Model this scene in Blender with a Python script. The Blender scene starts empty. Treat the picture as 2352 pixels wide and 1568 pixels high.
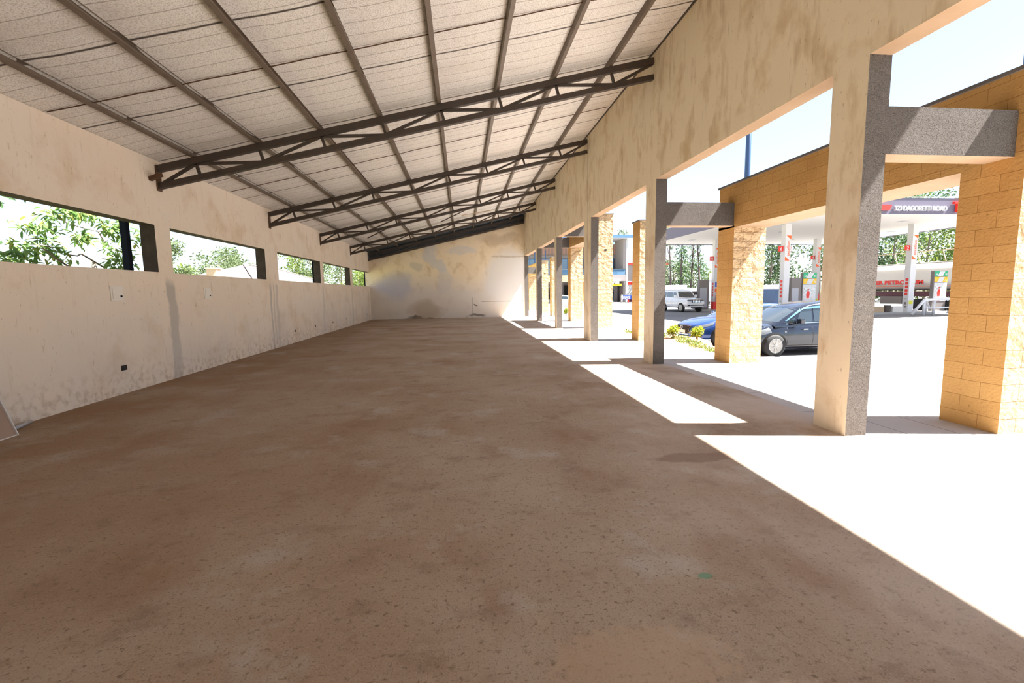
import bpy, bmesh, math, random
import numpy as np
from mathutils import Vector, Matrix
from mathutils.bvhtree import BVHTree

# ------------------------------------------------------------------ camera, sky, sun
C = bpy.context.scene.collection
S = bpy.context.scene
F_PX, YAW, PITCH, ROLL = 1046.07, .1082, .1082, -.0149
fwd = Vector((math.sin(YAW)*math.cos(PITCH), math.cos(YAW)*math.cos(PITCH), -math.sin(PITCH)))
rt0 = Vector((math.cos(YAW), -math.sin(YAW), 0)); up0 = rt0.cross(fwd)
cr, sr = math.cos(ROLL), math.sin(ROLL)
rt = cr*rt0 + sr*up0; upv = -sr*rt0 + cr*up0
cam_d = bpy.data.cameras.new('camera'); cam_d.sensor_width = 36; cam_d.lens = 36*F_PX/2352
cam_d.clip_start = .05; cam_d.clip_end = 2000
cam = bpy.data.objects.new('camera', cam_d); C.objects.link(cam)
cam.matrix_world = Matrix(((rt.x, upv.x, -fwd.x, 0), (rt.y, upv.y, -fwd.y, 0), (rt.z, upv.z, -fwd.z, 1.6), (0, 0, 0, 1)))
S.camera = cam
S.view_settings.view_transform = 'Standard'; S.view_settings.look = 'None'
S.view_settings.gamma = 1; S.view_settings.use_curve_mapping = False
S.view_settings.exposure = 2.78
S.cycles.max_bounces = 14; S.cycles.diffuse_bounces = 8; S.cycles.glossy_bounces = 4
S.cycles.transmission_bounces = 6; S.cycles.transparent_max_bounces = 12
S.cycles.sample_clamp_indirect = 6

SUN_DIR = Vector((-.63, .108, -1)).normalized()       # the way the light travels
W = bpy.data.worlds.new('sky'); S.world = W; W.use_nodes = True
wn, wl = W.node_tree.nodes, W.node_tree.links
bg = wn['Background']; bg.inputs['Strength'].default_value = 1.0
sky = wn.new('ShaderNodeTexSky'); sky.sky_type = 'NISHITA'; sky.sun_disc = False
sky.sun_elevation = math.asin(-SUN_DIR.z); sky.sun_rotation = math.atan2(-SUN_DIR.x, -SUN_DIR.y)
sky.air_density = 1.0; sky.dust_density = 2.5; sky.ozone_density = 1.0; sky.altitude = 1700
wtc = wn.new('ShaderNodeTexCoord'); wmap = wn.new('ShaderNodeMapping'); wmap.inputs['Scale'].default_value = (1, 1, 3)
wno = wn.new('ShaderNodeTexNoise'); wno.inputs['Scale'].default_value = 2.2; wno.inputs['Detail'].default_value = 7
wr = wn.new('ShaderNodeMapRange'); wr.inputs[1].default_value = .42; wr.inputs[2].default_value = .72
wr.inputs[3].default_value = .30; wr.inputs[4].default_value = .95
wmx = wn.new('ShaderNodeMix'); wmx.data_type = 'RGBA'
wsc = wn.new('ShaderNodeVectorMath'); wsc.operation = 'SCALE'; wsc.inputs['Scale'].default_value = .055
wl.new(wtc.outputs['Generated'], wmap.inputs[0]); wl.new(wmap.outputs[0], wno.inputs['Vector'])
wl.new(wno.outputs[0], wr.inputs[0]); wl.new(wr.outputs[0], wmx.inputs[0])
wl.new(sky.outputs[0], wsc.inputs[0]); wl.new(wsc.outputs[0], wmx.inputs[6]); wmx.inputs[7].default_value = (.185, .20, .225, 1)
wl.new(wmx.outputs[2], bg.inputs['Color'])
sun_d = bpy.data.lights.new('sun', 'SUN'); sun_d.energy = 6.0; sun_d.angle = .0093; sun_d.color = (1, .97, .93)
sun = bpy.data.objects.new('sun', sun_d); C.objects.link(sun)
sun.rotation_euler = SUN_DIR.to_track_quat('-Z', 'Y').to_euler(); sun.location = (20, -5, 40)

# ------------------------------------------------------------------ materials
def mat(name, base, rough=.8, metal=0, layers=(), bumps=(), spec=.5, coat=0, world=True, rot=None):
    """layers: (scale, stretch xyz, colour, lo, hi, amount, detail); bumps: (scale, stretch, strength, distance, detail)"""
    m = bpy.data.materials.new(name); m.use_nodes = True
    n, l = m.node_tree.nodes, m.node_tree.links
    b = n['Principled BSDF']; b.inputs['Roughness'].default_value = rough; b.inputs['Metallic'].default_value = metal
    b.inputs['Specular IOR Level'].default_value = spec; b.inputs['Coat Weight'].default_value = coat
    if world: src = n.new('ShaderNodeNewGeometry').outputs['Position']
    else: src = n.new('ShaderNodeTexCoord').outputs['Object']
    def noise(scale, st, det, kind='noise'):
        mp = n.new('ShaderNodeMapping'); mp.inputs['Scale'].default_value = st
        l.new(src, mp.inputs[0])
        t = n.new('ShaderNodeTexNoise'); t.inputs['Scale'].default_value = scale; t.inputs['Detail'].default_value = det
        t.inputs['Roughness'].default_value = .6
        l.new(mp.outputs[0], t.inputs['Vector']); return t.outputs[0]
    col = None
    def cur(): return col
    for (sc, st, c, lo, hi, amt, det) in layers:
        r = n.new('ShaderNodeMapRange'); r.inputs[1].default_value = lo; r.inputs[2].default_value = hi; r.inputs[4].default_value = amt
        l.new(noise(sc, st, det), r.inputs[0])
        mx = n.new('ShaderNodeMix'); mx.data_type = 'RGBA'
        l.new(r.outputs[0], mx.inputs[0]); mx.inputs[7].default_value = (*c, 1)
        if col is None: mx.inputs[6].default_value = (*base, 1)
        else: l.new(col, mx.inputs[6])
        col = mx.outputs[2]
    if col is None: b.inputs['Base Color'].default_value = (*base, 1)
    else: l.new(col, b.inputs['Base Color'])
    nb = None
    for (sc, st, strg, dist, det) in bumps:
        bp = n.new('ShaderNodeBump'); bp.inputs['Strength'].default_value = strg; bp.inputs['Distance'].default_value = dist
        l.new(noise(sc, st, det), bp.inputs['Height'])
        if nb: l.new(nb, bp.inputs['Normal'])
        nb = bp.outputs[0]
    if nb: l.new(nb, b.inputs['Normal'])
    m['col'] = 1
    return m
def nodes(m):
    n, l = m.node_tree.nodes, m.node_tree.links
    return n, l, n['Principled BSDF']
def mathn(n, l, op, a, b=None, c=None, clamp=False):
    q = n.new('ShaderNodeMath'); q.operation = op; q.use_clamp = clamp
    for i, v in enumerate((a, b, c)):
        if v is None: continue
        if isinstance(v, (int, float)): q.inputs[i].default_value = v
        else: l.new(v, q.inputs[i])
    return q.outputs[0]
def overlay(m, fac, colour):
    """mix another colour over a material's base colour where fac is 1"""
    n, l, b = nodes(m)
    mx = n.new('ShaderNodeMix'); mx.data_type = 'RGBA'; l.new(fac, mx.inputs[0]); mx.inputs[7].default_value = (*colour, 1)
    if b.inputs['Base Color'].links: l.new(b.inputs['Base Color'].links[0].from_socket, mx.inputs[6])
    else: mx.inputs[6].default_value = b.inputs['Base Color'].default_value
    l.new(mx.outputs[2], b.inputs['Base Color'])
def xyz(m):
    n, l, b = nodes(m); g = n.new('ShaderNodeNewGeometry'); s = n.new('ShaderNodeSeparateXYZ'); l.new(g.outputs['Position'], s.inputs[0])
    return s.outputs
def nz(m, scale, st=(1, 1, 1), det=4):
    n, l, b = nodes(m); g = n.new('ShaderNodeNewGeometry'); mp = n.new('ShaderNodeMapping'); mp.inputs['Scale'].default_value = st
    l.new(g.outputs['Position'], mp.inputs[0]); t = n.new('ShaderNodeTexNoise'); t.inputs['Scale'].default_value = scale; t.inputs['Detail'].default_value = det
    l.new(mp.outputs[0], t.inputs['Vector']); return t.outputs[0]
def ramp(m, v, lo, hi, a=0., b=1.):
    n, l, _ = nodes(m); r = n.new('ShaderNodeMapRange'); r.inputs[1].default_value = lo; r.inputs[2].default_value = hi
    r.inputs[3].default_value = a; r.inputs[4].default_value = b; l.new(v, r.inputs[0]); return r.outputs[0]

CREAM = (.79, .69, .54)
PL_LAYERS = [(.55, (1, 1, 1), (.78, .69, .55), .35, .65, .8, 5), (1.7, (1, 1, .8), (.52, .37, .20), .52, .70, .65, 6),
             (4.5, (1, 1, .28), (.42, .28, .13), .54, .70, .5, 9), (17, (1, 1, .07), (.34, .21, .10), .66, .74, .5, 3), (30, (1, 1, .45), (.25, .15, .08), .66, .74, .55, 3), (5, (1, 1, 1), (.72, .63, .52), .55, .8, .35, 6)]
PL_BUMP = [(2.5, (1, 1, 1), .25, .02, 6), (45, (1, 1, .6), .25, .004, 4)]
m_plaster = mat('cream_plaster', CREAM, .85, layers=PL_LAYERS, bumps=PL_BUMP, spec=.25)
m_pl_left = mat('cream_plaster_repaired', (.77, .66, .54), .85, layers=[(.55, (1, 1, 1), (.76, .68, .59), .35, .65, .8, 5), (1.3, (1, 1, 1), (.60, .46, .32), .52, .70, .6, 7), (9, (1, 1, .10), (.45, .33, .20), .58, .78, .3, 5)]+PL_LAYERS[3:]+[(14, (1, 1, .35), (.34, .22, .12), .64, .72, .5, 6)], bumps=PL_BUMP, spec=.25)
m_pl_far = mat('cream_plaster_patched', (.76, .64, .47), .85, layers=PL_LAYERS[:2], bumps=PL_BUMP, spec=.25)
def repair_left():
    m = m_pl_left; n, l, b = nodes(m); x, y, z = xyz(m)
    wob = mathn(n, l, 'MULTIPLY', mathn(n, l, 'SUBTRACT', nz(m, 2.2, (1, 1, 1), 5), .5), .26)
    yy = mathn(n, l, 'ADD', y, wob)
    zz = mathn(n, l, 'ADD', z, wob)
    low = ramp(m, zz, 2.0, 1.85)
    for (yc, hw, amt) in ((9.68, .13, .9), (14.38, .045, .8), (14.60, .03, .6), (14.83, .07, .55), (19.62, .09, .45), (24.62, .08, .45)):
        d = mathn(n, l, 'ABSOLUTE', mathn(n, l, 'SUBTRACT', yy, yc))
        f = mathn(n, l, 'MULTIPLY', mathn(n, l, 'MULTIPLY', ramp(m, d, hw+.05, hw-.02), low), amt)
        overlay(m, f, (.42, .39, .345))
    # paler skim coat and grime near the floor
    f = mathn(n, l, 'MULTIPLY', ramp(m, z, 1.9, .4, 0, .5), ramp(m, nz(m, .8, (1, 1, 1), 5), .35, .6))
    overlay(m, f, (.62, .58, .55))
    f = mathn(n, l, 'MULTIPLY', ramp(m, z, .55, .0, 0, .65), ramp(m, nz(m, 9, (1, 1, 1), 12), .47, .66))
    overlay(m, f, (.36, .26, .18))
    st = mathn(n, l, 'MULTIPLY', ramp(m, nz(m, 16, (1, 1, .06), 5), .56, .70, 0, .4), ramp(m, y, 12, 27, 0, 1))
    overlay(m, st, (.27, .20, .13))
repair_left()
def repair_far():
    m = m_pl_far; n, l, b = nodes(m); x, y, z = xyz(m)
    wob = mathn(n, l, 'MULTIPLY', mathn(n, l, 'SUBTRACT', nz(m, .9, (1, 1, 1), 4), .5), 1.6)
    xx = mathn(n, l, 'ADD', x, wob); zz = mathn(n, l, 'ADD', z, mathn(n, l, 'MULTIPLY', wob, .7))
    def blob(cx, cz, rx, rz, col, amt, soft=.35):
        dx = mathn(n, l, 'DIVIDE', mathn(n, l, 'SUBTRACT', xx, cx), rx); dz = mathn(n, l, 'DIVIDE', mathn(n, l, 'SUBTRACT', zz, cz), rz)
        d = mathn(n, l, 'ADD', mathn(n, l, 'MULTIPLY', dx, dx), mathn(n, l, 'MULTIPLY', dz, dz))
        overlay(m, ramp(m, d, 1+soft, 1-soft, 0, amt), col)
    grey = (.58, .57, .58)
    overlay(m, ramp(m, zz, 2.6, 1.7, 0, .75), (.66, .62, .58))
    blob(3.2, 2.4, 1.6, 1.9, (.66, .64, .62), .9)
    blob(-1.9, 3.9, .35, .8, grey, .8); blob(-1.2, 3.3, .5, .35, grey, .8); blob(0, 4.15, .9, .25, grey, .6)
    blob(-1.0, 2.5, .5, .8, grey, .5); blob(-4.2, 2.0, 1.0, .8, (.50, .50, .56), .7, .6); blob(-2.9, 3.2, .5, .3, (.48, .46, .40), .5)
    blob(-2.4, .05, 1.0, .14, (.12, .09, .06), .85, .5); blob(-2.2, .55, 1.0, .6, (.40, .31, .2), .6, .6); blob(.9, .1, .5, .1, (.15, .12, .09), .8, .5)
    blob(.95, .86, .2, .05, (.12, .09, .07), .9, .5); blob(2.3, 4.9, 1.1, .35, (.40, .31, .2), .5, .7)
    # hairline cracks: a horizontal one at one metre and a vertical one
    d = mathn(n, l, 'ABSOLUTE', mathn(n, l, 'SUBTRACT', mathn(n, l, 'ADD', z, mathn(n, l, 'MULTIPLY', wob, .02)), 1.02))
    overlay(m, mathn(n, l, 'MULTIPLY', ramp(m, d, .018, .010, 0, .8), ramp(m, x, 1.2, 1.3)), (.2, .17, .15))
    d = mathn(n, l, 'ABSOLUTE', mathn(n, l, 'SUBTRACT', mathn(n, l, 'ADD', x, mathn(n, l, 'MULTIPLY', wob, .03)), .68))
    overlay(m, mathn(n, l, 'MULTIPLY', ramp(m, d, .02, .010, 0, .6), ramp(m, z, 1.35, 1.25)), (.2, .17, .15))
    d = mathn(n, l, 'ABSOLUTE', mathn(n, l, 'SUBTRACT', mathn(n, l, 'ADD', z, mathn(n, l, 'MULTIPLY', nz(m, 6, (1, 1, 1), 5), .18)), 3.95))
    overlay(m, mathn(n, l, 'MULTIPLY', ramp(m, d, .07, .02, 0, .45), ramp(m, x, 1.9, 2.1)), (.3, .2, .1))
repair_far()
m_rough = mat('grey_roughcast', (.225, .195, .172), .95, layers=[(3, (1, 1, 1), (.27, .24, .215), .4, .65, .6, 5)],
              bumps=[(42, (1, 1, 1), 1.0, .12, 4), (110, (1, 1, 1), 1.0, .02, 3)], spec=.15)
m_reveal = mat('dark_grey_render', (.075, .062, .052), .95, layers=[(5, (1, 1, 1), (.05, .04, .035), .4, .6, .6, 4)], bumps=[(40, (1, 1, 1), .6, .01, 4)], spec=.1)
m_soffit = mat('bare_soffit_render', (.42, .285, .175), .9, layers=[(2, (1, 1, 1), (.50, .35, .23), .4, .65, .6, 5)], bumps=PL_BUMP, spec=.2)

def stone(name, base, dark, bump_d, bump_s, nscale):
    m = mat(name, base, .95, spec=.12, layers=[(1.2, (1, 1, 1), dark, .42, .7, .6, 5), (22, (1, 1, 1.6), (.30, .15, .05), .65, .72, .8, 3), (9, (1, 1, 1.3), (.34, .17, .06), .66, .74, .6, 6)])
    n, l, b = nodes(m); x, y, z = xyz(m)
    cx = n.new('ShaderNodeCombineXYZ'); l.new(mathn(n, l, 'ADD', mathn(n, l, 'ADD', x, y), 0.07), cx.inputs[0])
    wv = mathn(n, l, 'MULTIPLY', mathn(n, l, 'SUBTRACT', nz(m, 2.5, (1, 1, 1), 3), .5), .03)
    l.new(mathn(n, l, 'ADD', mathn(n, l, 'ADD', z, .06), wv), cx.inputs[1])
    br = n.new('ShaderNodeTexBrick'); br.inputs['Scale'].default_value = 1; br.inputs['Brick Width'].default_value = .44; br.inputs['Row Height'].default_value = .19
    br.inputs['Mortar Size'].default_value = .003; br.inputs['Mortar Smooth'].default_value = .6; br.offset = .45; br.inputs['Bias'].default_value = -.1
    br.inputs['Color1'].default_value = (1, 1, 1, 1); br.inputs['Color2'].default_value = (.90, .87, .82, 1); br.inputs['Mortar'].default_value = (.50, .40, .28, 1)
    l.new(cx.outputs[0], br.inputs['Vector'])
    mx = n.new('ShaderNodeMix'); mx.data_type = 'RGBA'; mx.blend_type = 'MULTIPLY'; mx.inputs[0].default_value = .9
    l.new(b.inputs['Base Color'].links[0].from_socket, mx.inputs[6]); l.new(br.outputs[0], mx.inputs[7]); l.new(mx.outputs[2], b.inputs['Base Color'])
    h = mathn(n, l, 'ADD', mathn(n, l, 'MULTIPLY', mathn(n, l, 'SUBTRACT', 1., br.outputs['Fac']), .35), nz(m, nscale, (1, 1, 1.3), 5))
    bp = n.new('ShaderNodeBump'); bp.inputs['Strength'].default_value = bump_s; bp.inputs['Distance'].default_value = bump_d; l.new(h, bp.inputs['Height'])
    l.new(bp.outputs[0], b.inputs['Normal'])
    return m
m_sawn = stone('sawn_yellow_stone', (.60, .35, .13), (.50, .27, .09), .012, .7, 30)
m_rock = stone('rock_faced_yellow_stone', (.62, .45, .28), (.56, .38, .20), .22, 1.0, 5)
m_cap = mat('grey_stone_capping', (.16, .14, .13), .9, bumps=[(20, (1, 1, 1), .4, .01, 3)])

m_floor = mat('brown_screed', (.300, .215, .150), .9, spec=.25,
    layers=[(.4, (1, 1, 1), (.37, .30, .235), .38, .60, .9, 6), (.8, (1.5, .8, 1), (.22, .125, .07), .52, .70, .7, 7), (2.6, (1, 1.4, 1), (.17, .11, .075), .55, .72, .6, 11),
            (1.3, (1, 1, 1), (.40, .37, .33), .56, .66, .6, 5), (7, (1, 1, 1), (.46, .37, .28), .56, .76, .35, 9), (6.5, (1, 1, 1), (.17, .105, .06), .60, .72, .5, 12), (30, (1, 1, 1), (.13, .085, .05), .57, .67, .75, 7), (140, (1, 1, 1), (.55, .46, .37), .58, .72, .5, 2), (85, (1, 1, 1), (.14, .10, .07), .55, .68, .6, 3)],
    bumps=[(1.2, (1, 1, 1), .2, .02, 6), (18, (1, 1, 1), .35, .006, 6), (120, (1, 1, 1), .3, .0015, 3)])
def floor_extra():
    m = m_floor; n, l, b = nodes(m); x, y, z = xyz(m)
    overlay(m, mathn(n, l, 'MULTIPLY', ramp(m, x, .5, -5.6, 0, .8), ramp(m, nz(m, .7, (1, 1, 1), 5), .3, .6)), (.24, .135, .07))       # redder and darker towards the closed wall
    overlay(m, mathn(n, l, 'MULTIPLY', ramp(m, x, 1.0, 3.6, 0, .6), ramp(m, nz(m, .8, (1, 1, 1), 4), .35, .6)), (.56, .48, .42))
    overlay(m, mathn(n, l, 'MULTIPLY', mathn(n, l, 'MULTIPLY', ramp(m, y, 6, 22, 0, .6), ramp(m, x, -5.0, -1.0, .3, 1)), ramp(m, nz(m, 1.1, (.5, 1, 1), 8), .38, .6)), (.46, .385, .315))      # paler further down the hall
    def spot(cx, cy, rx, ry, col, amt, sc):
        w = mathn(n, l, 'MULTIPLY', mathn(n, l, 'SUBTRACT', nz(m, sc, (1, 1, 1), 6), .5), 2.2)
        dx = mathn(n, l, 'DIVIDE', mathn(n, l, 'SUBTRACT', x, cx), rx); dy = mathn(n, l, 'DIVIDE', mathn(n, l, 'SUBTRACT', y, cy), ry)
        d = mathn(n, l, 'ADD', mathn(n, l, 'ADD', mathn(n, l, 'MULTIPLY', dx, dx), mathn(n, l, 'MULTIPLY', dy, dy)), w)
        overlay(m, ramp(m, d, 1.15, .75, 0, amt), col)
    spot(1.32, 2.27, .045, .03, (.10, .27, .17), .7, 30)       # spilt green paint
    spot(1.1, 1.42, .55, .16, (.50, .40, .32), .5, 12); spot(.75, 1.75, .4, .2, (.42, .31, .21), .45, 16); spot(2.2, 4.0, .45, .12, (.22, .15, .11), .7, 4)
floor_extra()
m_foil = mat('dusty_insulation_foil', (.84, .82, .78), .62, metal=.05, spec=.35,
    layers=[(60, (1, 1, 1), (.46, .41, .36), .48, .60, .65, 2), (.5, (1, 2.5, 1), (.58, .53, .47), .5, .7, .5, 4), (130, (1, 1, 1), (.85, .81, .75), .55, .65, .6, 1)],
    bumps=[(90, (1, 1, 1), .5, .006, 2), (1.5, (.3, 2, 1), .6, .05, 3)])
def foil_extra():
    m = m_foil; n, l, b = nodes(m); x, y, z = xyz(m)
    w = mathn(n, l, 'MULTIPLY', mathn(n, l, 'SUBTRACT', nz(m, .8, (1, 1, 1), 3), .5), .09)
    yy = mathn(n, l, 'ADD', y, w)
    ph = mathn(n, l, 'FRACT', mathn(n, l, 'DIVIDE', mathn(n, l, 'SUBTRACT', yy, 6.185-17.5), 1.75))
    d = mathn(n, l, 'MINIMUM', ph, mathn(n, l, 'SUBTRACT', 1., ph))
    overlay(m, ramp(m, d, .016, .006, 0, .95), (.05, .035, .025))      # taped laps
    ph = mathn(n, l, 'FRACT', mathn(n, l, 'DIVIDE', yy, .29))
    d = mathn(n, l, 'MINIMUM', ph, mathn(n, l, 'SUBTRACT', 1., ph))
    overlay(m, ramp(m, d, .035, .012, 0, .55), (.16, .11, .08))          # fold lines
foil_extra()
m_tin = mat('bare_roof_sheet', (.09, .11, .14), .5, metal=.3)
m_roof = mat('roof_sheet', (.35, .36, .38), .5, metal=.3)
m_truss = mat('brown_truss_steel', (.055, .043, .036), .55, spec=.4, layers=[(6, (1, 1, 1), (.10, .055, .03), .55, .75, .5, 4)])
m_purlin = mat('brown_purlin_steel', (.15, .115, .085), .5, spec=.4, layers=[(4, (1, 1, 1), (.10, .06, .04), .5, .7, .6, 5)])
m_black = mat('black_steel', (.006, .009, .016), .8, spec=.1)
m_blue = mat('dark_blue_steel', (.03, .07, .16), .4)
m_rust = mat('rusty_steel', (.10, .05, .025), .8)
m_white = mat('white_paint', (.62, .62, .63), .5)
m_panelw = mat('off_white_enamel', (.74, .70, .64), .4)
m_holes = mat('black_socket_box', (.015, .012, .01), .8)
m_pave = mat('pale_pavement', (.46, .44, .43), .9, spec=.2, layers=[(1, (1, 1, 1), (.40, .385, .38), .4, .65, .5, 5)])
def pave_extra(m, wx, wy, off, size, colr, ox=0.):
    n, l, b = nodes(m); x, y, z = xyz(m)
    c = n.new('ShaderNodeCombineXYZ'); l.new(mathn(n, l, 'ADD', y, .3), c.inputs[0]); l.new(mathn(n, l, 'ADD', x, ox), c.inputs[1])
    br = n.new('ShaderNodeTexBrick'); br.inputs['Scale'].default_value = 1; br.inputs['Brick Width'].default_value = wy; br.inputs['Row Height'].default_value = wx
    br.inputs['Mortar Size'].default_value = size; br.offset = off; l.new(c.outputs[0], br.inputs['Vector'])
    overlay(m, br.outputs['Fac'], colr)
pave_extra(m_pave, .56, 1.15, 0., .005, (.12, .09, .07), ox=-4.33)
m_drive = mat('grey_block_paving', (.20, .195, .195), .9, spec=.2, layers=[(.25, (1, 1, 1), (.25, .24, .235), .4, .6, .7, 5)])
pave_extra(m_drive, .12, .24, .5, .006, (.14, .13, .125))
m_earth = mat('red_brown_soil', (.28, .14, .07), 1, layers=[(8, (1, 1, 1), (.40, .22, .12), .45, .6, .8, 5)], bumps=[(12, (1, 1, 1), .8, .04, 4)])
m_grass = mat('dry_grass_ground', (.16, .18, .06), 1, layers=[(.5, (1, 1, 1), (.30, .26, .13), .4, .6, .8, 5)])
m_kerb = mat('concrete_kerb', (.42, .40, .38), .9)

def leafmat(name, c1, c2, trans=.45):
    m = bpy.data.materials.new(name); m.use_nodes = True; n, l = m.node_tree.nodes, m.node_tree.links
    b = n['Principled BSDF']; b.inputs['Roughness'].default_value = .55; b.inputs['Specular IOR Level'].default_value = .35
    g = n.new('ShaderNodeNewGeometry'); r = n.new('ShaderNodeMix'); r.data_type = 'RGBA'
    l.new(g.outputs['Random Per Island'], r.inputs[0]); r.inputs[6].default_value = (*c1, 1); r.inputs[7].default_value = (*c2, 1)
    t = n.new('ShaderNodeBsdfTranslucent'); mx = n.new('ShaderNodeMixShader'); mx.inputs[0].default_value = trans
    l.new(r.outputs[2], b.inputs['Base Color']); l.new(r.outputs[2], t.inputs[0]); l.new(b.outputs[0], mx.inputs[1]); l.new(t.outputs[0], mx.inputs[2])
    l.new(mx.outputs[0], n['Material Output'].inputs[0]); return m
m_leaf = leafmat('fresh_green_leaves', (.07, .13, .025), (.18, .22, .04))
m_leaf_dark = leafmat('deep_green_leaves', (.035, .08, .025), (.075, .13, .045))
m_leaf_grey = leafmat('grey_green_leaves', (.075, .11, .05), (.14, .18, .085))
m_leaf_lime = leafmat('lime_leaves', (.22, .30, .02), (.34, .36, .03))
m_bark = mat('pale_bark', (.30, .25, .20), .9, layers=[(6, (1, 1, .3), (.17, .13, .10), .45, .6, .7, 4)])
m_bark_d = mat('dark_bark', (.10, .08, .07), .9)

def glassy(name, c, rough=.04):
    return mat(name, c, rough, spec=.9, coat=1.0)
m_glass = glassy('dark_car_glass', (.02, .03, .035))
m_winblue = glassy('blue_tinted_glass', (.08, .19, .32))
m_tyre = mat('tyre_rubber', (.02, .02, .02), .8)
m_alloy = mat('silver_alloy', (.34, .33, .31), .3, metal=.6)
m_chrome = mat('chrome', (.8, .8, .8), .12, metal=1)
m_lamp = mat('headlamp_lens', (.10, .11, .12), .3, spec=.4)
m_red = mat('red_paint', (.75, .03, .02), .45)
m_orange = mat('orange_paint', (.85, .12, .01), .5)
m_redlens = mat('red_tail_lens', (.6, .02, .03), .2)
m_plate = mat('number_plate', (.75, .74, .66), .4)
m_brandgrey = mat('violet_grey_fascia', (.13, .115, .16), .6)
m_soffw = mat('white_ceiling_strips', (.74, .71, .66), .6)
def soff():
    m = m_soffw; n, l, b = nodes(m); x, y, z = xyz(m)
    ph = mathn(n, l, 'FRACT', mathn(n, l, 'DIVIDE', y, .6)); overlay(m, ramp(m, ph, .04, .0, 0, .5), (.4, .39, .37))
soff()
m_yellow = mat('yellow_paint', (.80, .50, .02), .5); m_limey = mat('yellow_green_paint', (.65, .65, .03), .5)
m_green = mat('green_paint', (.02, .40, .18), .5); m_bluep = mat('blue_paint', (.05, .10, .55), .5)
m_greyp = mat('taupe_cladding', (.20, .175, .165), .7); m_greyl = mat('grey_screen', (.38, .38, .42), .4)
m_skin = mat('brown_skin', (.16, .08, .05), .6)
m_poster = mat('poster_print', (.72, .72, .72), .5, world=False, layers=[(7, (1, 1, 1), (.35, .40, .38), .5, .6, .8, 3), (5, (1, 1, 1), (.75, .5, .45), .58, .7, .7, 3)])
m_brick = mat('red_brick', (.42, .24, .19), .9); pave_extra(m_brick, .3, .6, .5, .03, (.3, .2, .17))
m_tile = mat('grey_brown_roof_tiles', (.075, .066, .062), .9, world=True, layers=[(1.2, (1, 1, 1), (.095, .082, .076), .4, .65, .7, 4)])
m_tank = mat('pale_tank_paint', (.72, .70, .67), .45)
m_bldg = mat('mauve_grey_render', (.36, .32, .31), .9)
m_bluefascia = mat('blue_roof_fascia', (.10, .22, .42), .5)
m_fern = mat('maroon_paint', (.10, .02, .03), .5)

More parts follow.
